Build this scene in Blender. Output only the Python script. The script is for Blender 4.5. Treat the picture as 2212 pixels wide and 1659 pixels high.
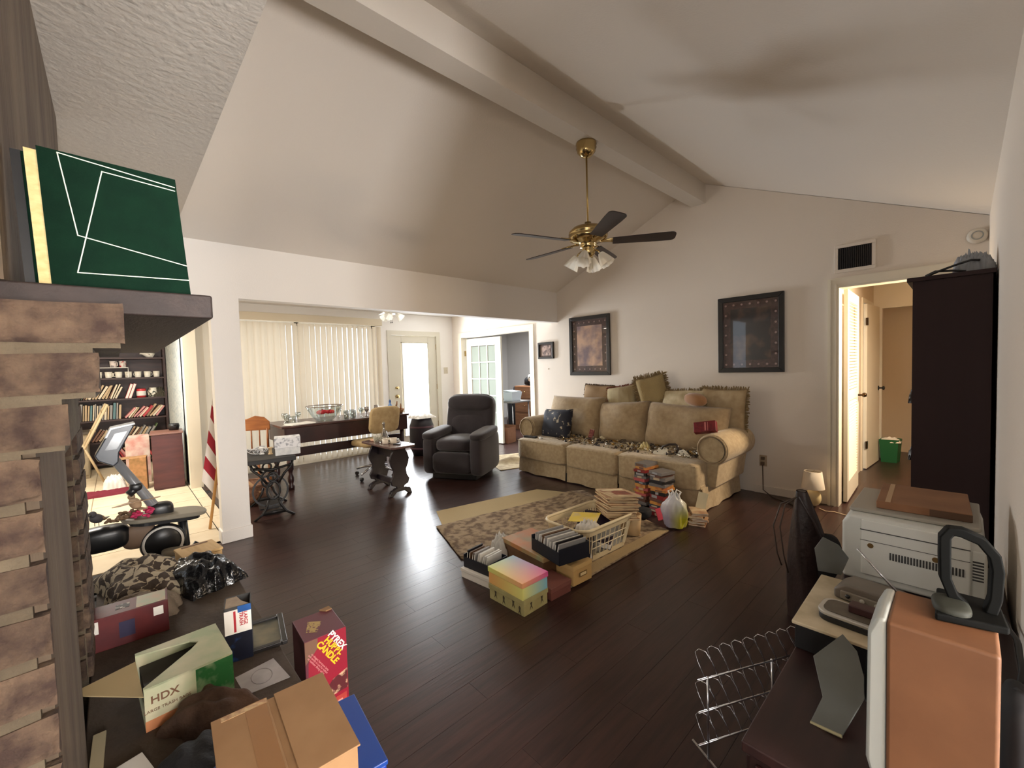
import bpy, bmesh, math, random
from mathutils import Matrix, Vector, Euler
for o in list(bpy.data.objects): bpy.data.objects.remove(o)
SC = bpy.context.scene
COL = SC.collection
R = math.radians
PI = math.pi
rnd = random.Random(7)

# ---------------------------------------------------------------- camera
cam = bpy.data.objects.new('camera', bpy.data.cameras.new('camera'))
COL.objects.link(cam)
yaw, pitch, roll = R(46.877), R(2.372), R(-1.686)
fw = Vector((-math.sin(yaw)*math.cos(pitch), math.cos(yaw)*math.cos(pitch), -math.sin(pitch)))
rt = Vector((math.cos(yaw), math.sin(yaw), 0)); up = rt.cross(fw)
rt2 = rt*math.cos(roll)+up*math.sin(roll); up2 = -rt*math.sin(roll)+up*math.cos(roll)
cam.matrix_world = Matrix(((rt2.x, up2.x, -fw.x, 0), (rt2.y, up2.y, -fw.y, 0), (rt2.z, up2.z, -fw.z, 1.39), (0, 0, 0, 1)))
cam.data.sensor_width = 36; cam.data.lens = 916.18/2212*36; cam.data.clip_start = .02
SC.camera = cam
# ---------------------------------------------------------------- world, light, exposure
w = bpy.data.worlds.new('sky'); SC.world = w; w.use_nodes = True
w.node_tree.nodes['Background'].inputs[0].default_value = (.80, .90, 1, 1)
w.node_tree.nodes['Background'].inputs[1].default_value = 1.2
SC.view_settings.view_transform = 'Standard'; SC.view_settings.look = 'None'
SC.view_settings.gamma = 1; SC.view_settings.use_curve_mapping = False
SC.view_settings.exposure = 0.82
SC.cycles.diffuse_bounces = 8
def area(name, loc, to, sx, sy, power, col):
    l = bpy.data.lights.new(name, 'AREA'); l.shape = 'RECTANGLE'; l.size = sx; l.size_y = sy
    l.energy = power; l.color = col
    o = bpy.data.objects.new(name, l); COL.objects.link(o); o.location = loc
    o.rotation_euler = (Vector(to)-Vector(loc)).to_track_quat('-Z', 'Y').to_euler(); return o
area('daylight_glass_door', (-7.05, 4.02, 1.05), (0, 4.02, 1.05), .62, 1.7, 170, (.92, .96, 1))
area('daylight_patio_window', (-7.40, 2.05, 1.15), (0, 2.05, 1.15), 2.6, 2.1, 17, (1, .95, .89))
area('kitchen_ceiling_light', (-6.2, -.55, 2.36), (-6.2, -.55, 0), 1.3, .7, 66, (1, .95, .86))
area('hall_ceiling_light', (.25, 5.38, 1.85), (-1.4, 4.4, .5), .3, .3, 44, (1, .79, .56))
area('entry_door_daylight', (3.02, .35, 1.12), (0, .35, 1.12), 1.0, 1.9, 235, (1, .97, .94))
area('back_window_daylight', (1.7, -3.45, 1.5), (1.2, 4, 1.5), 1.6, 1.4, 40, (1, .93, .85))
area('den_fill_light', (-6.2, 6.4, 2.36), (-6.2, 6.4, 0), .8, .8, 75, (.92, .96, 1))  # added overhead fill that brightens the den

# ---------------------------------------------------------------- helpers
def lin(c):
    return tuple((x/255/12.92 if x/255 <= .04045 else ((x/255+.055)/1.055)**2.4) for x in c)+(1,)
MATS = {}
def mat(name, col, rough=.6, metal=0, col2=None, vs=6, bump=0, bs=60, spec=.5, coat=0, stretch=None, rand=0, detail=4, lo=.35, hi=.65, sheen=0, world=False):
    if name in MATS: return MATS[name]
    m = bpy.data.materials.new(name); m.use_nodes = True; nt = m.node_tree; N = nt.nodes; K = nt.links
    b = N['Principled BSDF']; b.inputs['Roughness'].default_value = rough; b.inputs['Metallic'].default_value = metal
    b.inputs['Specular IOR Level'].default_value = spec; b.inputs['Coat Weight'].default_value = coat
    if sheen: b.inputs['Sheen Weight'].default_value = sheen
    c1 = lin(col); b.inputs['Base Color'].default_value = c1
    tc = N.new('ShaderNodeTexCoord'); mp = N.new('ShaderNodeMapping'); K.new(N.new('ShaderNodeNewGeometry').outputs['Position'] if world else tc.outputs['Object'], mp.inputs[0])
    if stretch: mp.inputs['Scale'].default_value = stretch
    src = None
    if col2:
        n = N.new('ShaderNodeTexNoise'); n.inputs['Scale'].default_value = vs; n.inputs['Detail'].default_value = detail
        K.new(mp.outputs[0], n.inputs['Vector'])
        r = N.new('ShaderNodeValToRGB'); r.color_ramp.elements[0].color = c1; r.color_ramp.elements[1].color = lin(col2)
        r.color_ramp.elements[0].position = lo; r.color_ramp.elements[1].position = hi
        K.new(n.outputs['Fac'], r.inputs[0]); src = r.outputs[0]
    if rand:
        oi = N.new('ShaderNodeObjectInfo'); mr = N.new('ShaderNodeMapRange')
        mr.inputs[3].default_value = 1-rand; mr.inputs[4].default_value = 1+rand
        K.new(oi.outputs['Random'], mr.inputs[0]); hs = N.new('ShaderNodeHueSaturation')
        K.new(mr.outputs[0], hs.inputs['Value'])
        if src: K.new(src, hs.inputs['Color'])
        else: hs.inputs['Color'].default_value = c1
        src = hs.outputs[0]
    if src: K.new(src, b.inputs['Base Color'])
    if bump:
        n2 = N.new('ShaderNodeTexNoise'); n2.inputs['Scale'].default_value = bs; n2.inputs['Detail'].default_value = 3
        K.new(mp.outputs[0], n2.inputs['Vector']); bp = N.new('ShaderNodeBump')
        bp.inputs['Strength'].default_value = bump; bp.inputs['Distance'].default_value = .01
        K.new(n2.outputs['Fac'], bp.inputs['Height']); K.new(bp.outputs[0], b.inputs['Normal'])
    MATS[name] = m; return m
def glassmat(name, col=(255, 255, 255), refl=.12, rough=.03):
    if name in MATS: return MATS[name]
    m = bpy.data.materials.new(name); m.use_nodes = True; N = m.node_tree.nodes; K = m.node_tree.links
    N.remove(N['Principled BSDF']); t = N.new('ShaderNodeBsdfTransparent'); g = N.new('ShaderNodeBsdfGlossy')
    t.inputs[0].default_value = lin(col); g.inputs['Roughness'].default_value = rough
    lw = N.new('ShaderNodeLayerWeight'); lw.inputs[0].default_value = .5; fr = N.new('ShaderNodeMath'); fr.operation = 'POWER'; fr.inputs[1].default_value = 5; K.new(lw.outputs['Facing'], fr.inputs[0])
    ad = N.new('ShaderNodeMath'); ad.operation = 'MULTIPLY_ADD'; ad.inputs[1].default_value = .85; ad.inputs[2].default_value = refl+.03; ad.use_clamp = True
    K.new(fr.outputs[0], ad.inputs[0]); mx = N.new('ShaderNodeMixShader')
    K.new(ad.outputs[0], mx.inputs[0]); K.new(t.outputs[0], mx.inputs[1]); K.new(g.outputs[0], mx.inputs[2])
    K.new(mx.outputs[0], N['Material Output'].inputs[0]); MATS[name] = m; return m
def cloudmat(name, col, tr=.5, rough=.7):
    """thin translucent sheet (blind vane, lamp shade, plastic bag)"""
    if name in MATS: return MATS[name]
    m = bpy.data.materials.new(name); m.use_nodes = True; N = m.node_tree.nodes; K = m.node_tree.links
    N.remove(N['Principled BSDF']); d = N.new('ShaderNodeBsdfDiffuse'); t = N.new('ShaderNodeBsdfTranslucent')
    d.inputs[0].default_value = lin(col); t.inputs[0].default_value = lin(col); mx = N.new('ShaderNodeMixShader')
    mx.inputs[0].default_value = tr; K.new(d.outputs[0], mx.inputs[1]); K.new(t.outputs[0], mx.inputs[2])
    K.new(mx.outputs[0], N['Material Output'].inputs[0]); MATS[name] = m; return m
class MB:
    def __init__(s): s.v = []; s.f = []; s.m = []
    def add(s, vs, fs, mi=0):
        o = len(s.v); s.v += [tuple(p) for p in vs]; s.f += [tuple(i+o for i in f) for f in fs]; s.m += [mi]*len(fs); return s
    def box(s, x0, x1, y0, y1, z0, z1, mi=0):
        return s.add([(x0,y0,z0),(x1,y0,z0),(x1,y1,z0),(x0,y1,z0),(x0,y0,z1),(x1,y0,z1),(x1,y1,z1),(x0,y1,z1)],
                     [(0,3,2,1),(4,5,6,7),(0,1,5,4),(1,2,6,5),(2,3,7,6),(3,0,4,7)], mi)
    def obox(s, c, sz, rot=(0,0,0), mi=0):
        M = Matrix.Translation(c) @ Euler(rot).to_matrix().to_4x4(); a = [x/2 for x in sz]; t = MB().box(-a[0],a[0],-a[1],a[1],-a[2],a[2])
        return s.add([M @ Vector(p) for p in t.v], t.f, mi)
    def prism(s, pts, a, b, axis='z', mi=0):
        n = len(pts); ar = sum(pts[i][0]*pts[(i+1)%n][1]-pts[(i+1)%n][0]*pts[i][1] for i in range(n))
        if ar < 0: pts = pts[::-1]
        f3 = {'z': lambda p, t: (p[0],p[1],t), 'y': lambda p, t: (p[0],t,p[1]), 'x': lambda p, t: (t,p[0],p[1])}[axis]
        vs = [f3(p, a) for p in pts]+[f3(p, b) for p in pts]
        fs = [tuple(range(n))[::-1], tuple(range(n, 2*n))]+[(i,(i+1)%n,n+(i+1)%n,n+i) for i in range(n)]
        if axis == 'y': fs = [f[::-1] for f in fs]
        return s.add(vs, fs, mi)
    def lathe(s, prof, seg=24, c=(0,0,0), rot=None, mi=0, sx=1, sy=1):
        M = Matrix.Translation(c)
        if rot: M = M @ Euler(rot).to_matrix().to_4x4()
        vs = []; fs = []; n = len(prof)
        for k in range(seg):
            a = 2*PI*k/seg
            for r, z in prof: vs.append(M @ Vector((r*math.cos(a)*sx, r*math.sin(a)*sy, z)))
        for k in range(seg):
            for j in range(n-1):
                a, b = k*n+j, ((k+1)%seg)*n+j; fs.append((a, b, b+1, a+1))
        return s.add(vs, fs, mi)
    def tube(s, pts, r, seg=8, closed=False, mi=0, cap=True):
        P = [Vector(p) for p in pts]; n = len(P); vs = []; fs = []; pr = None
        for i in range(n):
            a = P[i-1] if (i or closed) else P[i]; b = P[(i+1) % n] if (i < n-1 or closed) else P[i]
            t = (b-a); t = t.normalized() if t.length > 1e-9 else Vector((0,0,1))
            if pr is None:
                u = t.cross(Vector((0,0,1)));  u = u if u.length > 1e-3 else t.cross(Vector((1,0,0)))
            else: u = pr-t*pr.dot(t)
            u = u.normalized() if u.length > 1e-9 else t.orthogonal().normalized(); pr = u; q = t.cross(u)
            rr = r[i] if isinstance(r, (list, tuple)) else r
            for k in range(seg):
                an = 2*PI*k/seg; vs.append(P[i]+u*rr*math.cos(an)+q*rr*math.sin(an))
        for i in range(n if closed else n-1):
            j = (i+1) % n
            for k in range(seg): fs.append((i*seg+k, i*seg+(k+1)%seg, j*seg+(k+1)%seg, j*seg+k))
        if cap and not closed: fs += [tuple(range(seg))[::-1], tuple(range((n-1)*seg, n*seg))]
        return s.add(vs, fs, mi)
    def grid(s, fn, nu, nv, mi=0, cu=False, cv=False):
        vs = [fn(i/(nu if cu else nu-1), j/(nv if cv else nv-1)) for i in range(nu) for j in range(nv)]; fs = []
        for i in range(nu if cu else nu-1):
            for j in range(nv if cv else nv-1):
                a, b = i*nv+j, i*nv+(j+1)%nv; c, d = ((i+1)%nu)*nv+(j+1)%nv, ((i+1)%nu)*nv+j; fs.append((a, d, c, b))
        return s.add(vs, fs, mi)
    def sup(s, c, sz, n=4, nu=24, nv=14, rot=(0,0,0), mi=0, fn=None):
        """rounded box / ellipsoid (super-ellipsoid)"""
        M = Matrix.Translation(c) @ Euler(rot).to_matrix().to_4x4(); e = 2/n
        g = lambda t: math.copysign(abs(t)**e, t); vs = []; fs = []
        for j in range(nv+1):
            ph = -PI/2+PI*j/nv
            for i in range(nu):
                th = 2*PI*i/nu; p = Vector((sz[0]/2*g(math.cos(ph))*g(math.cos(th)), sz[1]/2*g(math.cos(ph))*g(math.sin(th)), sz[2]/2*g(math.sin(ph))))
                if fn: p = fn(p)
                vs.append(M @ p)
        for j in range(nv):
            for i in range(nu): a = j*nu+i; b = j*nu+(i+1)%nu; fs.append((a, b, b+nu, a+nu))
        return s.add(vs, fs, mi)
    def pillow(s, w, h, t, c=(0,0,0), rot=(0,0,0), n=14, pin=.07, mi=0, wr=0, seed=1):
        """square cushion in local XZ, thickness along Y"""
        M = Matrix.Translation(c) @ Euler(rot).to_matrix().to_4x4(); q = random.Random(seed); ph = [q.uniform(0,6) for _ in range(4)]
        for sd in (1, -1):
            def fn(a, b):
                u, v = 2*a-1, 2*b-1; th = t/2*((1-u**4)*(1-v**4))**.5
                k = 1-pin*(1-v*v)*abs(u)**3; k2 = 1-pin*(1-u*u)*abs(v)**3
                th *= 1+wr*math.sin(5*u+ph[0]+3*v)*math.sin(4*v+ph[1])
                return M @ Vector((u*w/2*k, sd*th, v*h/2*k2))
            g = MB().grid(fn, n+1, n+1); f = g.f if sd == -1 else [x[::-1] for x in g.f]; s.add(g.v, f, mi)
        return s
    def xf(s, M):
        s.v = [tuple(M @ Vector(p)) for p in s.v]; return s
    def mesh(s, name, mats, smooth=False, merge=False):
        me = bpy.data.meshes.new(name); me.from_pydata(s.v, [], s.f)
        for m in (mats if isinstance(mats, (list, tuple)) else [mats]): me.materials.append(m)
        if any(s.m): me.polygons.foreach_set('material_index', s.m)
        bm = bmesh.new(); bm.from_mesh(me)
        if merge: bmesh.ops.remove_doubles(bm, verts=bm.verts, dist=1e-5)
        bmesh.ops.recalc_face_normals(bm, faces=bm.faces); bm.to_mesh(me); bm.free()
        if smooth: me.polygons.foreach_set('use_smooth', [True]*len(me.polygons))
        me.update(); return me
    def build(s, name, mats, parent=None, loc=(0,0,0), rot=(0,0,0), smooth=False, bev=0, merge=False, seg=2):
        o = bpy.data.objects.new(name, s.mesh(name, mats, smooth, merge)); COL.objects.link(o)
        o.location = loc; o.rotation_euler = rot
        if parent: o.parent = parent
        if bev:
            b = o.modifiers.new('bevel', 'BEVEL'); b.width = bev; b.segments = seg; b.limit_method = 'ANGLE'; b.angle_limit = R(40)
            if not smooth:
                o.data.polygons.foreach_set('use_smooth', [True]*len(o.data.polygons)); b.harden_normals = True
        return o
def tag(o, label, cat, group=None):
    o['label'] = label; o['category'] = cat
    if group: o['group'] = group
    return o
def thing(name, label, cat, loc=(0,0,0), rz=0, group=None, rot=None):
    o = bpy.data.objects.new(name, None); COL.objects.link(o); o.location = loc; o.rotation_euler = rot or (0,0,rz); o.empty_display_size = .1
    return tag(o, label, cat, group)
def struct(o): o['kind'] = 'structure'; return o
def stuff(o, label=None, cat=None):
    o['kind'] = 'stuff'
    if label: tag(o, label, cat)
    return o
def inst(name, me, parent=None, loc=(0,0,0), rot=(0,0,0), sc=(1,1,1)):
    o = bpy.data.objects.new(name, me); COL.objects.link(o); o.location = loc; o.rotation_euler = rot; o.scale = sc
    if parent: o.parent = parent
    return o
DG = None
def text(name, body, size, m, parent, loc, rot, ext=.0004, align='CENTER', sx=1, bold=0):
    cu = bpy.data.curves.new(name, 'FONT'); cu.body = body; cu.size = size; cu.extrude = ext; cu.align_x = align; cu.align_y = 'CENTER'; cu.offset = bold; cu.space_line = .85
    t = bpy.data.objects.new('tmp', cu); COL.objects.link(t)
    dg = bpy.context.evaluated_depsgraph_get(); me = bpy.data.meshes.new_from_object(t.evaluated_get(dg)); bpy.data.objects.remove(t)
    me.materials.clear(); me.materials.append(m); o = bpy.data.objects.new(name, me); COL.objects.link(o)
    o.parent = parent; o.location = loc; o.rotation_euler = rot; o.scale = (sx, 1, 1); return o
def arc(cx, cy, r, a0, a1, n): return [(cx+r*math.cos(R(a0+(a1-a0)*i/n)), cy+r*math.sin(R(a0+(a1-a0)*i/n))) for i in range(n+1)]
ORD = ['first','second','third','fourth','fifth','sixth','seventh','eighth','ninth','tenth','eleventh','twelfth','thirteenth','fourteenth','fifteenth','sixteenth','seventeenth','eighteenth','nineteenth','twentieth']

# ---------------------------------------------------------------- shared materials
wallm = mat('painted_wall', (224,215,204), .85, bump=.12, bs=120)
wallw = mat('white_paint', (230,226,221), .8, bump=.08, bs=120)
ceilm = mat('smooth_ceiling', (225,218,209), .9, bump=.1, bs=90)
texm = mat('knockdown_ceiling', (210,203,194), .9, bump=.45, bs=42)
trimm = mat('cream_trim', (226,219,202), .45)
darkwood = mat('dark_wood', (52,30,28), .38, col2=(34,19,18), vs=5, stretch=(8,1,1))
blackp = mat('black_plastic', (24,24,26), .45)
greyp = mat('grey_plastic', (150,152,148), .5)
brass = mat('brass', (192,168,118), .2, metal=1)
chrome = mat('chrome', (200,200,205), .18, metal=1)
whitep = mat('white_plastic', (232,230,225), .45)
card = mat('cardboard', (152,117,80), .85, col2=(142,107,71), vs=9)
paperm = mat('paper_white', (232,228,220), .8)
# ================================================================ SETTING
plankm = mat('plank_wood', (62,40,35), .30, col2=(46,29,26), vs=3, stretch=(14,1,1), rand=.10, bump=.06, bs=9, spec=.55, world=True)
gapm = mat('plank_gap', (20,13,12), .8)
tilem = mat('cream_tile', (222,206,178), .35, col2=(212,194,164), vs=3, rand=.05)
fl = MB().box(-6.86, 3.0, .40, 4.86, -.06, -.0035).box(-.75, 3.0, -3.5, .40, -.06, -.0035).box(-4.2, -.75, -3.5, .40, -.06, -.0035).box(-6.86, .0, 4.86, 8.3, -.06, -.0035).box(0, 2.2, 4.86, 8.3, -.06, -.0035)
floor = struct(fl.build('floor', gapm))
pl = MB().box(-.5,.5,-.5,.5,-.5,.5).mesh('plank', plankm)
pw = .132; k = 0
for i in range(54):
    x = .10-pw*(i+.5)
    if x < -6.86: break
    ylo = .405 if x < -.82 else -.3
    if x < -4.2: ylo = .735
    y = ylo-(i*.43) % 1.35
    while y < 4.86 and k < 300:
        a, b = max(y, ylo), min(y+1.35, 4.86)
        if b-a > .05:
            o = inst('plank', pl, floor, (x, (a+b)/2, -.006), sc=(pw-.0012, b-a-.0012, .012)); k += 1
        y += 1.35
hallfloor = struct(MB().box(-.85, 1.6, 4.86, 8.3, -.012, 0).build('floor_hall', plankm))
struct(MB().box(-8.6, -4.3, 4.86, 8.0, -.012, 0).build('floor_den', plankm))
# kitchen tile
ktile = struct(MB().box(-9.6, -4.2, -2.2, .73, -.06, -.006).build('floor_kitchen', mat('grout', (150,132,108), .9)))
tl = MB().box(-.5,.5,-.5,.5,-.5,.5).mesh('tile', tilem); ts = .43
for i in range(13):
    for j in range(-6, 1):
        x0, y0 = -4.205-ts*(i+1), .615+ts*j-ts if j < 0 else None
        if j == 0: a, b = .615, .73
        else: a, b = .615+ts*j, .615+ts*(j+1)
        inst('tile', tl, ktile, (x0+ts/2, (a+b)/2, -.006), sc=(ts-.008, b-a-.008, .012))
# walls
def wall_y(name, y, t, x0, x1, top, holes, m):   # wall in plane y, openings (x0,x1,z1)
    b = MB(); xs = x0
    for h0, h1, hz in sorted(holes):
        b.prism([(xs,0),(h0,0),(h0,top(h0))]+([(-2.07,top(-2.07))] if xs < -2.07 < h0 else [])+[(xs,top(xs))], y, y+t, 'y')
        b.prism([(h0,hz),(h1,hz),(h1,top(h1)),(h0,top(h0))], y, y+t, 'y'); xs = h1
    b.prism([(xs,0),(x1,0),(x1,top(x1)),(xs,top(xs))], y, y+t, 'y'); return struct(b.build(name, m))
gab = lambda x: (2.44+.437*min(x+4.22, .12-x+0.0)) if x > -4.22 else 2.42
gab = lambda x: 2.42 if x <= -4.22 else (2.44+.437*(x+4.22) if x < -2.07 else 2.42+.437*(.12-x))
wall_y('wall_far', 4.86, .12, -6.86, .13, gab, [(-6.58,-4.72,1.98), (-.80,.03,2.03)], wallm)
struct(MB().box(.119, .24, 1.2, 4.98, 0, 2.46).build('wall_right', wallm))
struct(MB().box(.24, 3.0, 1.2, 1.32, 0, 2.46).build('wall_entry', wallm))
# header beam wall + column between living room and sun room
struct(MB().box(-4.28, -4.16, -2.2, 4.86, 2.025, 2.47).build('wall_header', wallw))
colm = struct(MB().box(-4.28, -4.16, .59, .79, 0, 2.025).build('column', wallw))
struct(MB().box(-4.292, -4.148, .578, .802, 0, .105).build('baseboard_column', wallw, bev=.006))
# ceilings
struct(MB().prism([(-4.22,2.44),(-2.07,3.38),(-2.07,3.46),(-4.22,2.52)], .367, 4.98, 'y').build('ceiling_slope_left', ceilm))
struct(MB().prism([(.14,2.415),(-2.07,3.38),(-2.07,3.46),(.14,2.5)], .367, 4.98, 'y').build('ceiling_slope_right', ceilm))
struct(MB().box(-4.28, 3.0, -3.5, .367, 2.44, 2.52).box(.14, 3.0, .367, 1.32, 2.44, 2.52).build('ceiling_flat', texm))
struct(MB().prism([(-4.22,2.50),(.13,2.50),(-2.07,3.42)], .30, .367, 'y').build('wall_gable_near', ceilm))
struct(MB().box(-2.135, -1.975, .33, 4.86, 3.13, 3.37).build('beam_ridge', mat('beam_paint', (214,207,197), .8, bump=.06, bs=80)))
struct(MB().box(-6.98, -4.28, .70, 4.98, 2.38, 2.46).build('ceiling_sunroom', wallw))
struct(MB().box(-9.6, -4.28, -2.3, .72, 2.40, 2.48).build('ceiling_kitchen', wallw))
# sun room outer wall with glass door and patio window
wx = -6.86
b = MB()
b.box(wx-.12, wx, .64, .80, 0, 2.40); b.box(wx-.12, wx, .80, 3.28, 2.16, 2.40); b.box(wx-.12, wx, 3.28, 3.53, 0, 2.40)
b.box(wx-.12, wx, 3.53, 4.51, 2.02, 2.40); b.box(wx-.12, wx, 4.51, 4.98, 0, 2.40); b.box(wx-.12, wx, .80, 3.28, 0, .03)
struct(b.build('wall_sunroom', wallw))
# kitchen walls
struct(MB().box(-9.5, -6.52, .64, .74, 0, 2.40).build('wall_kitchen_right', mat('wallpaper', (206,214,216), .8, col2=(176,190,198), vs=26, lo=.5, hi=.56)))
struct(MB().box(-6.60, -6.50, .625, .755, 0, 2.40).build('trim_1', trimm))
struct(MB().box(-9.6, -9.5, -2.3, .74, 0, 2.40).build('wall_kitchen_far', mat('kitchen_paint', (238,228,208), .8)))
struct(MB().box(-9.6, -4.28, -2.3, -2.2, 0, 2.40).build('wall_kitchen_left', MATS['kitchen_paint']))
struct(MB().box(-4.28, -4.16, -2.2, -.75, 0, 2.03).build('wall_kitchen_front', wallw))
# rooms behind the camera (not in view): shell with an entry window opening
struct(MB().box(-4.28, .9, -3.6, -3.5, 0, 2.44).box(2.5, 3, -3.6, -3.5, 0, 2.44).box(.9, 2.5, -3.6, -3.5, 0, .8).box(.9, 2.5, -3.6, -3.5, 2.2, 2.44).build('wall_back', wallm))
struct(MB().box(.70, 3.0, .18, .30, 0, 2.44).build('wall_light_blocker', wallm))  # unseen partition added to keep entry daylight off the hearth and chimney
struct(MB().box(3.0, 3.1, -3.6, -.18, 0, 2.44).box(3.0, 3.1, .88, 1.32, 0, 2.44).box(3.0, 3.1, -.18, .88, 2.1, 2.44).build('wall_entry_side', wallm))
# den beyond the french doors
dm = mat('den_grey_paint', (176,172,168), .85)
struct(MB().box(-8.7, -4.2, 7.9, 8.0, 0, 2.44).build('wall_den_far', dm))
struct(MB().box(-8.7, -8.6, 4.98, 8.0, 0, 2.44).box(-8.7, -6.86, 4.86, 4.98, 0, 2.44).build('wall_den_left', dm))
struct(MB().box(-4.3, -4.2, 4.98, 8.0, 0, 2.44).build('wall_den_right', dm))
struct(MB().box(-8.7, -4.2, 4.98, 8.0, 2.40, 2.48).build('ceiling_den', wallw))
# hallway
hm = mat('hall_paint', (214,200,180), .8)
struct(MB().box(-.97, -.85, 4.98, 6.62, 0, 2.44).box(-.97, -.85, 7.35, 8.3, 0, 2.44).box(-.97,-.85,6.62,7.35,2.03,2.44).build('wall_hall_left', hm))
struct(MB().box(-.97, 1.7, 8.2, 8.3, 0, 2.44).build('wall_hall_far', hm))
struct(MB().box(1.6, 1.7, 4.98, 8.3, 0, 2.44).build('wall_hall_right', hm))
struct(MB().box(.13, 1.7, 4.86, 4.98, 0, 2.44).build('wall_hall_near', hm))
struct(MB().box(-.97, 1.7, 4.98, 8.3, 2.40, 2.48).build('ceiling_hall', hm))
struct(MB().box(-.85, .55, 7.55, 7.62, 2.02, 2.40).box(-.85, -.76, 7.55, 7.62, 0, 2.02).build('trim_2', trimm))
# hall door casing
t = MB().box(-.87,-.80,4.835,4.86,0,2.03).box(-.87,.10,4.835,4.86,2.03,2.105).box(.03,.10,4.835,4.86,0,2.03)
t.box(-.862,-.845,4.825,4.835,0,2.09).box(-.82,-.805,4.825,4.835,0,2.05)
t.box(-.799,-.785,4.835,4.98,0,2.014).box(-.799,.029,4.835,4.98,2.015,2.029)
struct(t.build('door_casing_hall', trimm))
# baseboards
struct(MB().box(-1.5,-.87,4.845,4.86,0,.08).box(-4.72+.07,-4.05,4.845,4.86,0,.08).build('baseboard_far', wallm, bev=.004))
struct(MB().box(.105,.119,1.2,4.86,0,.09).build('baseboard_right', wallw))
struct(MB().box(-6.86,-6.845,.80,3.5,0,.075).build('baseboard_sunroom', trimm))
# louvred bifold door folded into the hall
d = struct(bpy.data.objects.new('door_1', None)); COL.objects.link(d); d.location = (-.775, 4.99, .015); d.rotation_euler = (0,0,R(1.5))
t = MB(); t.box(0,.032,0,.09,0,2.0).box(0,.032,.66,.75,0,2.0).box(0,.032,.09,.66,1.90,2.0).box(0,.032,.09,.66,0,.18).box(0,.032,.09,.66,.95,1.05)
t.build('door_frame', trimm, d, bev=.003)
sl = MB().obox((0,0,0),(.040,.57,.006),(0,R(38),0)).mesh('louver_slat', trimm)
for i in range(27): inst('louver_slat', sl, d, (.016,.375,.20+.0278*i))
for i in range(28): inst('louver_slat', sl, d, (.016,.375,1.075+.0298*i))
MB().lathe([(0,.0),(.012,0),(.010,.03),(.022,.04),(.024,.055),(.015,.07),(0,.07)],16,rot=(0,R(90),0)).build('knob', mat('dark_bronze',(70,54,38),.35,metal=1), d, (.032,.70,.97), smooth=True)
# second hall door, ajar
d = struct(bpy.data.objects.new('door_2', None)); COL.objects.link(d); d.location = (-.845, 6.66, .01); d.rotation_euler = (0,0,R(-4))
MB().box(0,.038,0,.66,0,2.01).build('slab', trimm, d, bev=.003)
MB().lathe([(0,0),(.03,0),(.03,.006),(.011,.01),(.010,.035),(.025,.045),(.026,.06),(0,.068)],16,rot=(0,R(90),0)).build('knob', blackp, d, (.038,.60,.96), smooth=True)
for z in (.25,1.75): MB().box(.03,.046,-.02,.025,z,z+.09).build('hinge', MATS['dark_bronze'], d)
struct(MB().box(-.85,-.835,6.55,6.62,0,2.03).box(-.85,-.835,7.35,7.42,0,2.03).box(-.85,-.835,6.55,7.42,2.03,2.09).build('trim_3', trimm))
# glass patio door
d = struct(bpy.data.objects.new('door_3', None)); COL.objects.link(d); d.location = (wx, 3.56, 0)
dmat = mat('door_cream', (206,200,184), .5)
t = MB().box(-.06,-.015,0,.20,.015,2.0).box(-.06,-.015,.74,.92,.015,2.0).box(-.06,-.015,.20,.74,1.86,2.0).box(-.06,-.015,.20,.74,.015,.20)
t.build('slab', dmat, d, bev=.004)
MB().box(-.012,.0,.19,.215,.18,1.88).box(-.012,.0,.725,.75,.18,1.88).box(-.012,.0,.19,.75,1.86,1.885).box(-.012,.0,.19,.75,.175,.20).build('glazing_bead', dmat, d, bev=.003)
MB().box(-.042,-.036,.2,.74,.2,1.86).build('pane', glassmat('door_glass'), d)
for z, r_ in ((.92,.028),(1.07,.024)):
    MB().lathe([(0,0),(r_,0),(r_,.008),(.012,.012),(.012,.03),(r_,.04),(r_,.055),(0,.06)],16,rot=(0,R(90),0)).build('knob', brass, d, (-.015,.075,z), smooth=True)
for z in (.3,1.0,1.75): MB().box(-.02,-.005,.915,.945,z,z+.1).build('hinge', brass, d)
struct(MB().box(wx,wx+.018,3.48,3.56,0,2.0).box(wx,wx+.018,4.48,4.56,0,2.0).box(wx,wx+.018,3.48,4.56,2.0,2.08).box(wx-.10,wx,3.53,3.56,0,2.02).box(wx-.10,wx,4.48,4.51,0,2.02).build('door_casing_patio', dmat))
# patio window behind blinds
wi = struct(bpy.data.objects.new('window_1', None)); COL.objects.link(wi); wi.location = (wx-.07, .8, 0)
MB().box(-.02,.03,0,.06,.03,2.16).box(-.02,.03,1.21,1.27,.03,2.16).box(-.02,.03,2.42,2.48,.03,2.16).box(-.02,.03,0,2.48,2.10,2.16).box(-.02,.03,0,2.48,.03,.09).build('window_frame', whitep, wi)
MB().box(.0,.006,.06,1.21,.09,2.1).build('pane', MATS['door_glass'], wi); MB().box(.0,.006,1.27,2.42,.09,2.1).build('pane', MATS['door_glass'], wi)
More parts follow.
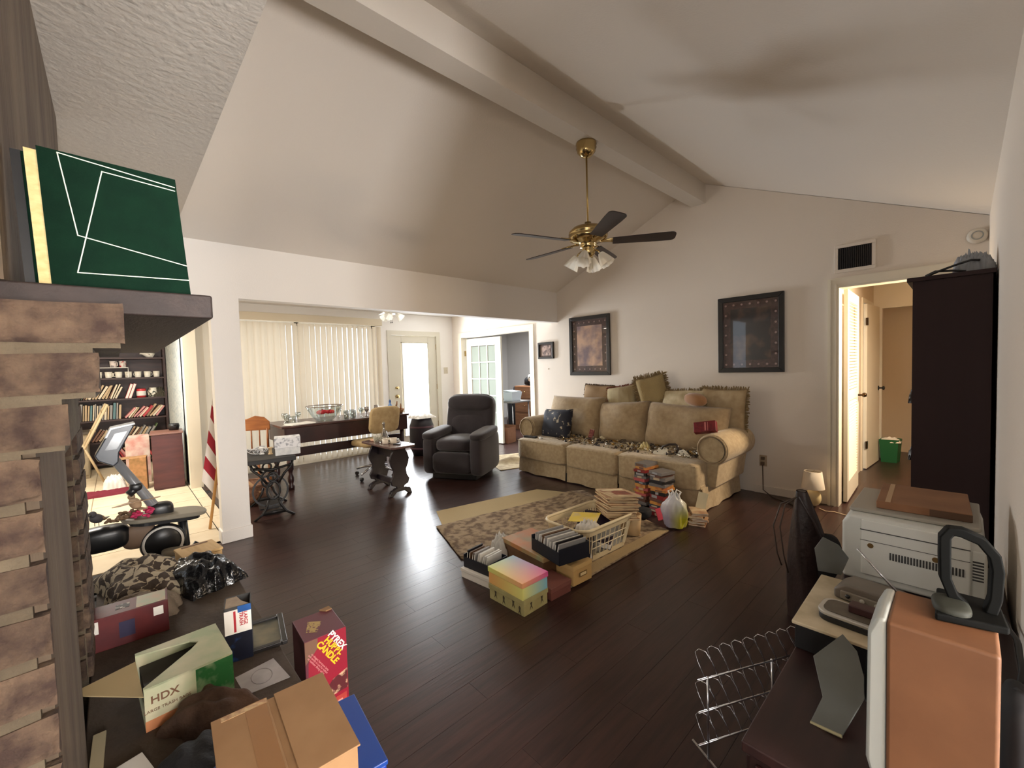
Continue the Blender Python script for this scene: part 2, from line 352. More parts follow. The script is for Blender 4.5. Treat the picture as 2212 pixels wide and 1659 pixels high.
# french doors: casing and the left leaf
struct(MB().box(-6.65,-6.58,4.84,4.86,0,1.98).box(-4.72,-4.65,4.84,4.86,0,1.98).box(-6.65,-4.65,4.84,4.86,1.98,2.05).box(-6.579,-6.555,4.842,4.98,0,1.955).box(-4.745,-4.721,4.842,4.98,0,1.955).box(-6.579,-4.721,4.842,4.98,1.955,1.979).build('door_casing_french', trimm))
d = struct(bpy.data.objects.new('door_4', None)); COL.objects.link(d); d.location = (-6.53, 4.93, .012); d.rotation_euler = (0,0,R(6))
t = MB().box(0,.14,0,.04,0,1.92).box(.76,.90,0,.04,0,1.92).box(.14,.76,0,.04,1.78,1.92).box(.14,.76,0,.04,0,.24); t.build('door_frame', dmat, d, bev=.003)
for i in (1,2): MB().box(.14+.2067*i-.011,.14+.2067*i+.011,.006,.034,.24,1.78).build('muntin', dmat, d)
for j in range(1,5): MB().box(.14,.76,.006,.034,.24+.308*j-.011,.24+.308*j+.011).build('muntin', dmat, d)
fg = cloudmat('lite_glass', (176,182,172), .5)
pm = MB().box(-.0955,.0955,-.003,.003,-.142,.142).mesh('pane', fg)
for i in range(3):
    for j in range(5): inst('pane', pm, d, (.14+.2067*(i+.5), .02, .24+.308*(j+.5)))
for z in (.3,1.6): MB().box(-.025,.01,-.012,.004,z,z+.1).build('hinge', brass, d)
# vertical blind
vb = thing('vertical_blind', 'cream vertical blind closed across the sun room patio window', 'blind', (wx+.09, 2.06, 0))
MB().box(-.045,.045,-1.28,1.28,2.14,2.25).build('valance', mat('valance_cream',(208,196,172),.7), vb, bev=.004)
vm = cloudmat('vane_fabric', (210,198,178), .40)
def vane(u, v): a = (u-.5)*.089; return (math.sin(u*PI)*.009, a, .04+2.08*v)
vme = MB().grid(vane, 7, 2).mesh('vane', vm, True)
for i in range(31):
    inst('vane', vme, vb, (0,-1.235+.0822*i,0), (0,0,R(rnd.uniform(10,22) if i not in (14,23,25,27,29) else 30)))
# ================================================================ FIREPLACE
mort = mat('mortar', (106,95,78), .95, col2=(82,72,58), vs=9, bump=.6, bs=70)
brickm = mat('old_brick', (100,82,66), .92, col2=(58,43,37), vs=24, detail=8, bump=.9, bs=60, rand=.14, world=True)
smear = mat('smeared_mortar', (112,98,82), .9, col2=(84,70,58), vs=5, stretch=(2,2,.35), bump=.4, bs=40)
fp = thing('fireplace', 'corbelled brick fireplace with dark wood mantel at the left edge', 'fireplace', (-1.75,-.4,0))
off = Matrix.Translation((1.75,.4,0))
def FB(b, n, m, **k): return b.xf(off).build(n, m, fp, **k)
FB(MB().box(-1.54,-1.005,-.95,-.112,0,1.50).box(-2.50,-2.0,-.95,-.112,0,1.50).box(-2.0,-1.54,-.95,-.112,1.18,1.50).box(-2.0,-1.54,-.95,-.70,0,1.18).box(-2.50,-1.005,-.95,-.132,1.5,2.44), 'mortar_core', mort)
FB(MB().box(-1.52,-1.02,-.114,-.098,.38,1.36), 'mortar_face', smear)
FB(MB().box(-2.50,-1.03,-.134,-.118,1.55,2.44), 'mortar_face', smear)
def brick_mesh(sd):
    q = random.Random(sd); b = MB(); n = 5
    def fn(u, v): return (0,0,0)
    vs = []; j = lambda a: a*(1+q.uniform(-.03,.03))
    pts = [(-.5,-.5),(-.46,-.5),(.46,-.5),(.5,-.5)]
    g = [(x, z) for x in (-.5,-.44,0,.44,.5) for z in (-.5,-.36,.36,.5)]
    for (y, z) in g:
        e = (abs(y) == .5) or (abs(z) == .5); vs.append((.5-(.12 if e else 0)+q.uniform(-.06,.06), y+q.uniform(-.008,.008), z+q.uniform(-.04,.04)))
    for (y, z) in g: vs.append((-.5, y, z))
    fs = []
    for i in range(4):
        for k in range(3): a = i*4+k; fs.append((a,a+4,a+5,a+1)); fs.append((20+a,20+a+1,20+a+5,20+a+4))
    for i in range(4): fs += [(i*4,20+i*4,24+i*4,4+i*4), (i*4+3,i*4+7,27+i*4,23+i*4)]
    for k in range(3): fs += [(k,k+1,21+k,20+k), (16+k,36+k,37+k,17+k)]
    b.v = vs; b.f = fs; b.m = [0]*len(fs); return b.mesh('brick', brickm)
bms = [brick_mesh(i) for i in range(6)]
def brk(xf_, y0, y1, z0, z1, dep=.02, rz=0, x1=None):
    me = bms[rnd.randrange(6)]
    o = inst('brick', me, fp)
    if rz == 0: o.location = Vector((xf_-dep/2+1.75,(y0+y1)/2+.4,(z0+z1)/2)); o.scale = (dep,y1-y0,z1-z0)
    else: o.location = Vector(((y0+y1)/2+1.75, xf_-dep/2+.4, (z0+z1)/2)); o.rotation_euler = (0,0,R(90)); o.scale = (dep,y1-y0,z1-z0)
ch = .0835; z = 1.517
edges = {0: .017, 1: -.018, 2: -.058}
for c in range(18):
    z1 = z-ch*c; z0 = z1-ch+.016
    if z0 < 0: break
    e = edges.get(c, -.094); y1 = e
    L0 = .205 if c % 2 else .125
    for k in range(4):
        L_ = .205 if k else L0+(.05 if c < 3 else 0)
        brk(-1.0, y1-L_, y1, z0, z1, .022+(.0 if c else .0)); y1 -= L_+.016
    if c < 3: FB(MB().box(-1.42,-1.004,-.13,e-.006,z0-.008,min(z1+.008,1.512)), 'corbel_core', mort)
z = 1.56; c = 0
while z < 2.38:
    y1 = -.122
    for k in range(3):
        L_ = .205 if (k or c % 2) else .1
        brk(-1.0, y1-L_, y1, z, z+.067, .022); y1 -= L_+.016
    z += ch; c += 1
z = .39; c = 0
while z < 1.36:
    x1 = -2.0
    for k in range(2):
        L_ = .21 if (c+k) % 2 else .10
        brk(-.098, x1-L_, x1, z, z+.067, .02, rz=1); x1 -= L_+.014
    brk(-1.985, -.31, -.115, z, z+.067, .02)
    z += ch; c += 1
mant = FB(MB().box(-2.62,-1.03,-.13,.151,1.503,1.549), 'mantel_shelf', mat('mantel_wood',(50,38,35),.65,col2=(38,28,26),vs=4,stretch=(1,6,6),bump=.15,bs=30), bev=.004)
hb = FB(MB().box(-2.95,-.75,-.11,.39,0,.335), 'hearth_base', mort)
FB(MB().box(-2.97,-.73,-.11,.40,.335,.38), 'hearth_slab', mat('hearth_slab',(84,70,56),.85,col2=(66,53,43),vs=6,bump=.3,bs=50), bev=.005)

# green album on the mantel
alb = thing('photo_album', 'large dark green album with thin white lines standing on the mantel', 'album', (-1.062,.028,1.5495), R(-2))
gm = mat('green_cloth', (9,38,25), .85, spec=.12, col2=(7,33,22), vs=30, bump=.15, bs=300)
T = Matrix.Rotation(R(-14), 4, 'X')
W2, H2 = .098, .205
lean = Matrix.Rotation(R(-4),4,'Y') 
def AB(b, n, m, **k): return b.xf(lean).build(n, m, alb, **k)
AB(MB().prism([(-.097,0),(.092,0),(.079,.229),(-.106,.2385)], .0, .004, 'x'), 'front_cover', gm)
AB(MB().prism([(-.119,0),(.092,0),(.079,.229),(-.128,.2385)], -.034, -.030, 'x'), 'back_cover', gm)
AB(MB().prism([(-.112,.002),(.086,.004),(.073,.222),(-.121,.233)], -.030, 0, 'x'), 'pages', mat('cream_pages',(224,206,150),.8,col2=(206,186,130),vs=60,stretch=(20,1,1)))
AB(MB().prism([(-.131,0),(-.119,0),(-.128,.2385),(-.140,.2385)], -.036, -.028, 'x'), 'spine', blackp)
def lines(pts, wdt=.0008):
    b = MB()
    for (a, c_) in zip(pts[:-1], pts[1:]):
        d_ = Vector((c_[0]-a[0], c_[1]-a[1])); n_ = Vector((-d_.y, d_.x)).normalized()*wdt; e_ = d_.normalized()*wdt
        q = [(a[0]-e_.x+n_.x,a[1]-e_.y+n_.y),(a[0]-e_.x-n_.x,a[1]-e_.y-n_.y),(c_[0]+e_.x-n_.x,c_[1]+e_.y-n_.y),(c_[0]+e_.x+n_.x,c_[1]+e_.y+n_.y)]
        b.prism(q, .0035, .0046, 'x')
    return b
wl = mat('white_line', (226,232,214), .6)
AB(lines([(.077,.2125),(-.081,.2335),(-.062,.0925),(.088,.0585)]), 'cover_line', wl)
AB(lines([(.077,.2055),(-.026,.2155),(-.065,.0265),(.090,.0300)]), 'cover_line', wl)

# ---- things on the hearth (z = .38)
HZ = .3805
# red soda-type carton
t = thing('drink_carton', 'red drinks carton with barcode lying on the hearth by the black bag', 'carton', (-2.225,-.0,HZ), R(-3))
redc = mat('red_print', (98,26,26), .55, col2=(80,18,22), vs=14)
MB().box(-.06,.06,-.115,.115,0,.125).build('carton_body', redc, t, bev=.003)
MB().box(-.052,.052,.02,.108,.1245,.1262).build('top_print', mat('pale_green_print',(150,160,128),.5,col2=(176,150,120),vs=22), t)
MB().box(.0595,.0606,.07,.10,.075,.108).build('barcode_label', paperm, t); MB().box(.0595,.0606,-.03,.015,.03,.09).build('side_print', mat('navy_print',(40,34,66),.5), t)
MB().box(.0595,.0606,-.11,-.085,.07,.115).build('label', paperm, t)
MB().box(-.02,.02,-.04,.0,.1245,.126).build('label', mat('dark_print',(50,40,36),.6,col2=(190,180,170),vs=60,lo=.55,hi=.6), t)
# plaid blanket heap
def heap(w_, d_, h_, seed, nu=44, nv=30, rough=.25, fr=3, p=.55):
    q = random.Random(seed); ph = [(q.uniform(1.5,fr*2.2), q.uniform(1.5,fr*2.2), q.uniform(0,6.28), q.uniform(.4,1)) for _ in range(9)]
    def fn(u, v):
        a, b_ = 2*u-1, 2*v-1; e = max(0, 1-abs(a)**3)*max(0, 1-abs(b_)**3); n_ = sum(k[3]*math.sin(k[0]*a*2+k[2])*math.cos(k[1]*b_*2+k[2]*1.7) for k in ph)/3
        rr = 1+.06*math.sin(7*a+2*n_)
        return (a*w_/2*rr, b_*d_/2*(1+.06*math.sin(6*b_+3*n_)), max(0,(e**p)*h_*(1+rough*n_)))
    b = MB().grid(fn, nu, nv); return b
def checker(name, c1, c2, c3, sc):
    if name in MATS: return MATS[name]
    m = mat(name, c1, .95, bump=.5, bs=120); N = m.node_tree.nodes; K = m.node_tree.links
    tc = N.new('ShaderNodeTexCoord'); wn = N.new('ShaderNodeTexNoise'); wn.inputs['Scale'].default_value = 14
    mx = N.new('ShaderNodeMixRGB'); mx.inputs[0].default_value = .10; K.new(tc.outputs['Object'], wn.inputs['Vector']); K.new(tc.outputs['Object'], mx.inputs[1]); K.new(wn.outputs['Color'], mx.inputs[2])
    ck = N.new('ShaderNodeTexChecker'); ck.inputs['Scale'].default_value = sc; ck.inputs[1].default_value = lin(c1); ck.inputs[2].default_value = lin(c2)
    K.new(mx.outputs[0], ck.inputs[0]); n = N.new('ShaderNodeTexNoise'); n.inputs['Scale'].default_value = 9
    K.new(tc.outputs['Object'], n.inputs['Vector'])
    nm_ = N.new('ShaderNodeMath'); nm_.operation = 'MULTIPLY'; nm_.inputs[1].default_value = .55; K.new(n.outputs['Fac'], nm_.inputs[0]); m2 = N.new('ShaderNodeMixRGB'); m2.inputs[2].default_value = lin(c3); K.new(nm_.outputs[0], m2.inputs[0]); K.new(ck.outputs[0], m2.inputs[1])
    K.new(m2.outputs[0], N['Principled BSDF'].inputs['Base Color']); return m
tag(heap(.46,.30,.12,3,fr=2.2,rough=.22).build('plaid_blanket', checker('plaid_fleece',(48,38,32),(186,172,146),(96,80,64),26), None, (-2.70,.06,HZ), (0,0,R(12)), smooth=True), 'crumpled brown and cream plaid blanket heaped at the far end of the hearth', 'blanket')
tag(heap(.17,.26,.085,5,fr=2).build('fleece_throw', mat('grey_fleece',(122,108,92),.95,bump=.5,bs=150), None, (-2.38,.035,HZ), (0,0,R(-8)), smooth=True), 'plain taupe fleece folded in front of the plaid blanket', 'blanket')
bagm = mat('black_bag', (14,15,18), .22, bump=1.0, bs=26, spec=.6)
tag(heap(.32,.24,.115,9,60,44,.22,3.2,.4).build('trash_bag', bagm, None, (-2.55,.27,HZ), (0,0,R(20)), smooth=True), 'shiny black plastic bag slumped on the hearth edge', 'bag')
# pale wooden box
t = thing('wooden_box', 'shallow pale wooden box at the far end of the hearth by the tile floor', 'box', (-2.86,.29,HZ), R(8))
pw_ = mat('pale_pine', (214,180,126), .6, col2=(196,158,104), vs=4, stretch=(1,9,9))
MB().box(-.09,.09,-.085,.085,0,.05).build('box_body', pw_, t, bev=.003)
MB().box(-.094,.094,-.089,.089,.052,.066).build('lid', pw_, t, bev=.003); MB().box(-.08,-.06,-.06,.06,.066,.0675).build('lid_inlay', mat('brown_inlay',(120,84,52),.6), t)
# white-green open box lying down, "HDX"
t = thing('bag_carton', 'pale green box lettered HDX lying open on the hearth', 'carton', (-1.70,.118,HZ), R(3))
gb = mat('green_box_print', (172,184,146), .6, col2=(206,198,166), vs=9)
MB().box(-.115,.115,-.108,.108,0,.004).box(-.115,.115,.104,.108,0,.125).box(-.115,-.111,-.108,.108,0,.124).box(.111,.115,-.108,.108,0,.125).build('carton_body', gb, t, bev=.002)
MB().prism([(-.115,-.108),(-.098,-.108),(-.06,.025),(-.035,.045),(-.005,.02),(.105,-.108),(.115,-.108),(.115,.108),(-.115,.108)],.121,.125).build('top_panel', gb, t)
MB().box(-.108,.108,-.10,.10,.006,.08).build('dark_filler', mat('interior_shade',(40,28,24),.6), t)  # dark block added so the open carton looks shaded inside
MB().prism([(-.108,-.108),(-.075,-.23),(-.04,-.235),(.11,-.108)],.10,.103).build('open_flap', mat('kraft_inside',(190,168,124),.85), t)
MB().box(.1148,.1156,-.108,.02,.0,.03).build('orange_band', mat('orange_print',(196,128,84),.6), t)
MB().box(.1148,.1156,.012,.108,.0,.118).build('green_print', mat('leaf_green',(34,104,48),.5,col2=(150,170,130),vs=16,lo=.48,hi=.66), t)
text('lettering', 'HDX', .030, mat('brown_ink',(120,84,60),.7), t, (.1158,-.062,.085), (R(90),0,R(90)), bold=.0006)
text('lettering', 'LARGE TRASH BAGS', .012, MATS['brown_ink'], t, (.1158,-.056,.055), (R(90),0,R(90)))
# upright "LARGE TRASH" box
t = thing('trash_bag_box', 'small upright white and blue box lettered LARGE TRASH', 'carton', (-1.785,.285,HZ), R(-12))
MB().box(-.045,.045,-.04,.04,0,.003).box(-.045,-.042,-.04,.04,0,.195).box(.042,.045,-.04,.04,0,.195).box(-.045,.045,-.04,-.037,0,.195).box(-.045,.045,.037,.04,0,.195).build('carton_body', mat('grey_carton',(62,60,58),.6), t)
MB().prism([(-.042,-.037),(-.042,-.005),(.0,.01),(.042,.037),(.042,-.037)],.190,.193).build('top_flap', mat('kraft_print',(178,158,134),.7,col2=(150,130,110),vs=20), t)
MB().box(.0448,.0456,-.04,.04,.10,.185).build('white_panel', paperm, t)
MB().box(.0448,.0456,-.04,.04,0,.10).build('bag_picture', mat('navy_bag_print',(14,18,34),.35,col2=(28,74,134),vs=16,lo=.55,hi=.7), t)
MB().box(.0448,.0457,-.0,.04,.172,.195).build('blue_corner', mat('blue_print',(34,84,150),.4), t)
redi = mat('red_ink', (178,36,48), .6)
text('lettering', 'LARGE\nTRASH', .0155, redi, t, (.0459,.016,.148), (R(90),R(90),R(90)), bold=.0004)
MB().lathe([(0,0),(.006,0),(.006,.0006),(0,.0006)],16,rot=(0,R(90),0)).build('logo_dot', MATS['blue_print'], t, (.0456,.03,.18))
MB().box(.0456,.0459,-.013,-.006,.105,.18).build('red_strip', redi, t)
# maroon hurricane-candle box
t = thing('candle_box', 'tall maroon and red box lettered PYREX HURRI-CANDLE beside the hearth', 'carton', (-1.80,.56,0), R(-3))
MB().box(-.093,.093,-.078,.078,0,.36).build('box_body', mat('maroon_card',(98,40,52),.5), t, bev=.003)
MB().prism([(-.078,.002),(.078,.002),(.078,.358),(-.05,.358),(-.066,.27)],.0928,.0938,'x').build('red_panel', mat('crimson_print',(150,18,44),.42), t)
MB().prism([(-.077,.27),(-.03,.32),(-.03,.358),(-.077,.358)],.0936,.0942,'x').build('brown_panel', mat('tan_print',(120,84,64),.5), t)
wi_ = mat('white_ink',(240,236,228),.5); ye = mat('yellow_ink',(246,196,28),.5)
text('lettering', 'PYREX', .034, wi_, t, (.0946,.042,.318), (R(90),R(58),R(90)), bold=.001)
text('lettering', 'HURRI-\nCANDLE', .032, ye, t, (.0946,.016,.292), (R(90),R(58),R(90)), bold=.0012)
text('lettering', 'an elegant hurricane lamp\nand candle in one for indoor\nor outdoor dining tables', .0105, mat('pink_ink',(226,150,150),.6), t, (.0946,-.032,.255), (R(90),R(58),R(90)))
MB().prism([(-.04,.10),(.076,.11),(.076,.19),(.02,.17)],.0936,.0944,'x').build('photo_print', mat('candle_photo',(90,22,28),.5,col2=(232,190,150),vs=30,lo=.5,hi=.62), t)
MB().prism([(0,.02),(.07,.03),(.07,.095),(.02,.09)],.0936,.0944,'x').build('photo_print', mat('flower_photo',(180,60,50),.5,col2=(236,206,190),vs=30,lo=.5,hi=.62), t)
MB().prism([(-.045,-.03),(.03,-.055),(.055,-.02),(-.01,.015)],.36,.3607).build('gold_label', mat('gold_print',(176,146,84),.6,col2=(110,60,60),vs=90,lo=.5,hi=.56), t)
MB().prism([(-.095,.03),(-.07,.05),(-.072,.075),(-.10,.07)],.3605,.366).build('torn_flap', card, t)
# picture frame lying on the hearth edge
t = thing('picture_frame', 'dark framed picture lying flat on the hearth edge beside the candle box', 'picture', (-1.845,.35,HZ), R(-10))
MB().box(-.11,.11,-.095,-.075,0,.015).box(-.11,.11,.075,.095,0,.015).box(-.11,-.09,-.075,.075,0,.015).box(.09,.11,-.075,.075,0,.015).build('frame', mat('black_frame',(26,22,20),.35), t, bev=.003)
MB().box(-.09,.09,-.075,.075,.002,.006).build('print', mat('olive_print',(120,112,84),.3,col2=(70,70,60),vs=10), t)
# folded paper sheet
t = thing('paper_sheet', 'grey-white printed sheet with a faint oval lying on the hearth', 'paper', (-1.595,.31,HZ), R(0))
MB().prism([(-.071,.052),(.073,.067),(.059,-.059),(-.056,-.066)],0,.0015).build('sheet', mat('grey_paper',(178,172,170),.8,col2=(160,154,152),vs=12), t)
MB().tube([(.042*math.cos(a*.393),.03*math.sin(a*.393),.0016) for a in range(16)],.0012,4,closed=True).build('printed_oval', mat('grey_ink',(132,126,124),.8), t)
# brown cloth
tag(heap(.22,.16,.07,14,44,36,.22,2.4).build('brown_cloth', mat('brown_cloth',(92,68,52),.95,col2=(64,46,36),vs=7,bump=.5,bs=80), None, (-1.50,.165,HZ), (0,0,R(35)), smooth=True), 'crumpled brown cloth between the HDX box and the cardboard box', 'cloth')
tag(heap(.26,.15,.08,24,40,30,.18,2.4).build('dark_garment', mat('charcoal_cloth',(34,32,34),.9,bump=.4,bs=80), None, (-1.275,.115,HZ), (0,0,R(10)), smooth=True), 'dark grey garment bunched up under the cardboard box corner', 'clothing')
# blue bin + cardboard box
t = thing('blue_box', 'flat bright blue box underneath the brown cardboard box', 'box', (-1.09,.262,HZ), R(-6))
MB().box(-.13,.13,-.155,.185,0,.062).build('box_body', mat('blue_card',(20,62,168),.4), t, bev=.004); MB().box(-.133,.133,-.158,.188,.062,.075).build('lid', mat('blue_lid',(24,66,150),.35), t, bev=.003)
t = thing('cardboard_box', 'large brown cardboard box with packing tape in the foreground corner', 'box', (-.945,.215,HZ+.0765), R(-4))
MB().box(-.128,.128,-.108,.108,0,.196).build('box_body', card, t, bev=.002)
MB().box(-.13,.132,.006,.112,.1965,.2005).build('flap', card, t, bev=.001); MB().box(-.13,.130,-.112,-.008,.1965,.2005).build('flap', card, t, bev=.001)
MB().box(-.129,.131,-.052,-.012,.2007,.2012).build('packing_tape', mat('tape',(140,100,62),.25), t); MB().box(.1283,.1288,-.05,-.014,.1,.198).build('packing_tape', MATS['tape'], t)
MB().box(-.127,-.112,-.095,-.01,.2007,.2013).build('label_strip', mat('tan_label',(190,160,116),.6,col2=(150,110,80),vs=90), t)
MB().box(-.126,.126,-.008,.006,.188,.194).build('flap_gap', mat('kraft_shadow',(96,70,46),.9), t)
# small items near the front
tag(MB().obox((0,0,0),(.16,.028,.008),(0,0,0)).build('wood_strip', mat('pale_strip',(176,164,134),.7), None, (-1.575,-.082,HZ+.008), (0,R(2),R(-2)), bev=.002), 'pale wooden strip lying on the hearth beside the chimney', 'wood')
t = thing('paper_stack', 'small stack of white papers at the bottom edge of the hearth', 'paper', (-1.43,-.02,HZ), R(10))
for i in range(4): MB().obox((rnd.uniform(-.004,.004),0,.002+.0035*i),(.10,.075,.003),(0,0,R(rnd.uniform(-5,5)))).build('sheet', paperm, t)
# ================================================================ SOFA
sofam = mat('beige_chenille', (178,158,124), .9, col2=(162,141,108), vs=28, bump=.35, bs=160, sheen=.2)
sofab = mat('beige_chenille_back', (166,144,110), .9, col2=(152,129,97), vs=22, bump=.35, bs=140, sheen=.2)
so = thing('sofa', 'long beige three-seat sofa with rolled arms against the wall', 'sofa', (-2.82,4.32,0))
O = Matrix.Translation((2.82,-4.32,0))
def S(b, n, m=sofam, **k): return b.xf(O).build(n, m, so, **k)
S(MB().box(-4.0,-1.64,3.86,4.78,.10,.25), 'base', bev=.02)
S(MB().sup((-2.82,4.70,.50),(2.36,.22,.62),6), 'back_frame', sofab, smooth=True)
def skirt(x0, x1, y0, y1, z0, z1, seed):
    q = random.Random(seed); ph = q.uniform(0,6); n = 28; d = Vector((x1-x0,y1-y0)); nn = Vector((d.y,-d.x)).normalized()
    def fn(u, v):
        wv = .010*(1-v)*math.sin(u*19+ph)*(.4+u*(1-u)*2); p = Vector((x0,y0))+d*u+nn*(wv+.012*(1-v))
        return (p.x,p.y,z0+(z1-z0)*v+.006*math.sin(u*9+ph)*(1-v))
    b = MB().grid(fn, n, 6); g = MB().grid(lambda u,v: tuple(Vector(fn(u,v))-Vector((nn.x,nn.y,0))*.012), n, 6); b.add(g.v, [f[::-1] for f in g.f]); return b
S(skirt(-4.0,-3.222,3.845,3.845,.018,.20,1), 'skirt_panel', smooth=True)
S(skirt(-3.196,-2.512,3.845,3.845,.012,.20,2), 'skirt_panel', smooth=True)
S(skirt(-2.486,-1.64,3.845,3.845,.010,.20,3), 'skirt_panel', smooth=True)
S(skirt(-1.625,-1.625,3.86,4.78,.008,.22,4), 'skirt_panel', smooth=True)
S(skirt(-4.015,-4.015,4.78,3.86,.018,.22,5), 'skirt_panel', smooth=True)
def crown(p):
    return Vector((p.x, p.y, p.z+(.02*math.cos(p.x*3.2)*math.cos(p.y*2.6) if p.z > 0 else 0)+.004*math.sin(p.x*40)*(1 if p.y < -.3 else .3)))
for x0, x1, zc in ((-4.0,-3.192,.325),(-3.19,-2.492,.320),(-2.49,-1.64,.320)):
    o = S(MB().sup(((x0+x1)/2,4.14,zc),(x1-x0-.006,.70,.25),13,48,20,fn=crown), 'seat_cushion', smooth=True)
    pts = [(x0+.02,3.80,zc+.108),((x0+x1)/2,3.792,zc+.112),(x1-.02,3.80,zc+.108)]
    S(MB().tube(pts,.006,6), 'piping').parent = o
    o.children[0].location = (0,0,0)
# rolled arms
def arm(xc, sgn):
    prof = arc(xc,.555,.145,-70,250,22) if sgn > 0 else arc(xc,.555,.145,-70,250,22)
    b = MB(); n = len(prof); xi = xc-sgn*.11
    pr = [(xc+sgn*(.02 if 0 else .0)-sgn*.0+(.045)*1*sgn-.0,.20)]
    P = [(xi,.20)] + ([p for p in arc(xc,.56,.145,205,-65,20)] if sgn > 0 else [p for p in arc(xc,.56,.145,-25,245,20)]) + [(xc+sgn*.03,.20)]
    b.prism(P, 4.02, 4.76, 'y'); return b
o = S(arm(-1.60,1), 'arm', bev=.018); 
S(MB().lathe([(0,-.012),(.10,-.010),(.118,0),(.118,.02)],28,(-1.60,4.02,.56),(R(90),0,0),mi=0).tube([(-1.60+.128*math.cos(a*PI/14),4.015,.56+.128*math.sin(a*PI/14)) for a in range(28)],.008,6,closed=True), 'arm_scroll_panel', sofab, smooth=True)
o = S(arm(-4.02,-1), 'arm', bev=.018)
S(MB().lathe([(0,-.012),(.10,-.010),(.118,0),(.118,.02)],28,(-4.02,4.02,.56),(R(90),0,0)).tube([(-4.02+.128*math.cos(a*PI/14),4.015,.56+.128*math.sin(a*PI/14)) for a in range(28)],.008,6,closed=True), 'arm_scroll_panel', sofab, smooth=True)
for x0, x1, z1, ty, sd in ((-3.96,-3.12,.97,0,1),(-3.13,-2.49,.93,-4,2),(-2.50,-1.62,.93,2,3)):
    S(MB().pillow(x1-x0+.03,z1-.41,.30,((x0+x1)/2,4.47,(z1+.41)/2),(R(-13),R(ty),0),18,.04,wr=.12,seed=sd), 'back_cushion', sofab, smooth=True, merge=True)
# loose pillows
def fringe(w_, h_, seed, L_=.035, n=46):
    q = random.Random(seed); b = MB()
    for sd in range(4):
        for i in range(n):
            u = -1+2*(i+.5)/n
            px, pz, dx, dz = [(u*w_/2,h_/2*.97,0,1),(u*w_/2,-h_/2*.97,0,-1),(w_/2*.97,u*h_/2,1,0),(-w_/2*.97,u*h_/2,-1,0)][sd]
            a = q.uniform(-.7,.7); l = L_*q.uniform(.6,1.15)
            e = (px+dx*l+dz*a*l*.6, q.uniform(-.018,.018), pz+dz*l+dx*a*l*.6)
            b.tube([(px-dx*.01,0,pz-dz*.01),((px+e[0])/2,e[1]*.4,(pz+e[2])/2),e],[.005,.006,.004],4)
    return b
frm = mat('olive_fringe', (132,112,78), .95)
def loose(name, label, w_, h_, t_, loc, rot, m, fm=None, seed=1, wr=.12, L_=.03):
    t = thing(name, label, 'pillow', loc, rot=rot, group='loose pillows on the sofa')
    MB().pillow(w_,h_,t_,n=16,pin=.06,wr=wr,seed=seed).build('cover', m, t, smooth=True, merge=True)
    if fm: stuff(fringe(w_,h_,seed,L_).build('fringe', fm, t))
    return t
loose('throw_pillow','brown beige square pillow with dark rope edge, leftmost behind the back cushions',.47,.42,.16,(-3.33,4.68,.905),(R(-8),R(2),0),mat('tan_weave',(150,124,92),.9,bump=.3,bs=200),mat('rope_trim',(92,72,52),.9),1,L_=.012)
striped = mat('striped_sage',(172,158,122),.85,col2=(140,122,88),vs=9,stretch=(1,1,.25))
loose('throw_pillow','pale striped pillow with a reddish trim tilted in the middle of the sofa back',.44,.36,.16,(-2.92,4.62,.93),(R(-10),R(-9),0),striped,mat('red_trim',(120,70,54),.9),2,L_=.016)
loose('throw_pillow','shaggy fringed pillow standing on edge against the wall, highest on the sofa',.34,.42,.18,(-2.53,4.66,1.02),(R(-6),R(-13),R(28)),mat('gold_shag',(160,140,98),.95,bump=.8,bs=90),frm,3,L_=.045)
loose('throw_pillow','cream pillow with olive fringe lying low on top of the right back cushion',.50,.30,.16,(-2.14,4.60,.93),(R(-32),R(-2),0),mat('cream_damask',(196,182,150),.85,col2=(176,160,126),vs=14),frm,4,L_=.035)
loose('throw_pillow','large beige pillow with olive fringe standing at the right end of the sofa',.47,.46,.17,(-1.74,4.66,.865),(R(-7),R(1),0),mat('beige_damask',(178,158,124),.85,col2=(160,138,104),vs=14),frm,5,L_=.03)
tag(MB().sup((0,0,0),(.25,.13,.13),2.6,24,14,fn=lambda p: Vector((p.x,p.y*(1-.35*(p.x/.13)**2*.5),p.z*(1-.3*(p.x/.13)**2*.5)))).build('bolster_cushion', mat('peach_velvet',(152,108,68),.8,sheen=.4), None, (-1.93,4.44,.985), (R(10),R(8),R(-12)), smooth=True), 'small peach-brown bolster lying on top of the right back cushion','pillow')
flo = mat('navy_floral',(28,30,42),.8,col2=(176,164,142),vs=15,lo=.60,hi=.66,detail=3)
loose('throw_pillow','dark navy floral pillow leaning on the left sofa arm',.52,.40,.16,(-3.62,4.17,.625),(R(-16),R(-3),R(-6)),flo,None,6)
# red book on the right arm
t = thing('red_box', 'dark red patterned box resting against the right sofa arm', 'box', (-1.675,4.07,.708), rot=(R(-28),R(-10),R(8)))
MB().box(-.10,.10,-.03,.03,0,.105).build('box_body', mat('red_box_print',(122,22,30),.45,col2=(92,14,24),vs=30), t, bev=.003)
MB().box(.0,.014,-.0312,-.0302,.01,.095).box(.026,.032,-.0312,-.0302,.01,.095).build('stripe_print', mat('rose_print',(186,110,104),.6), t)
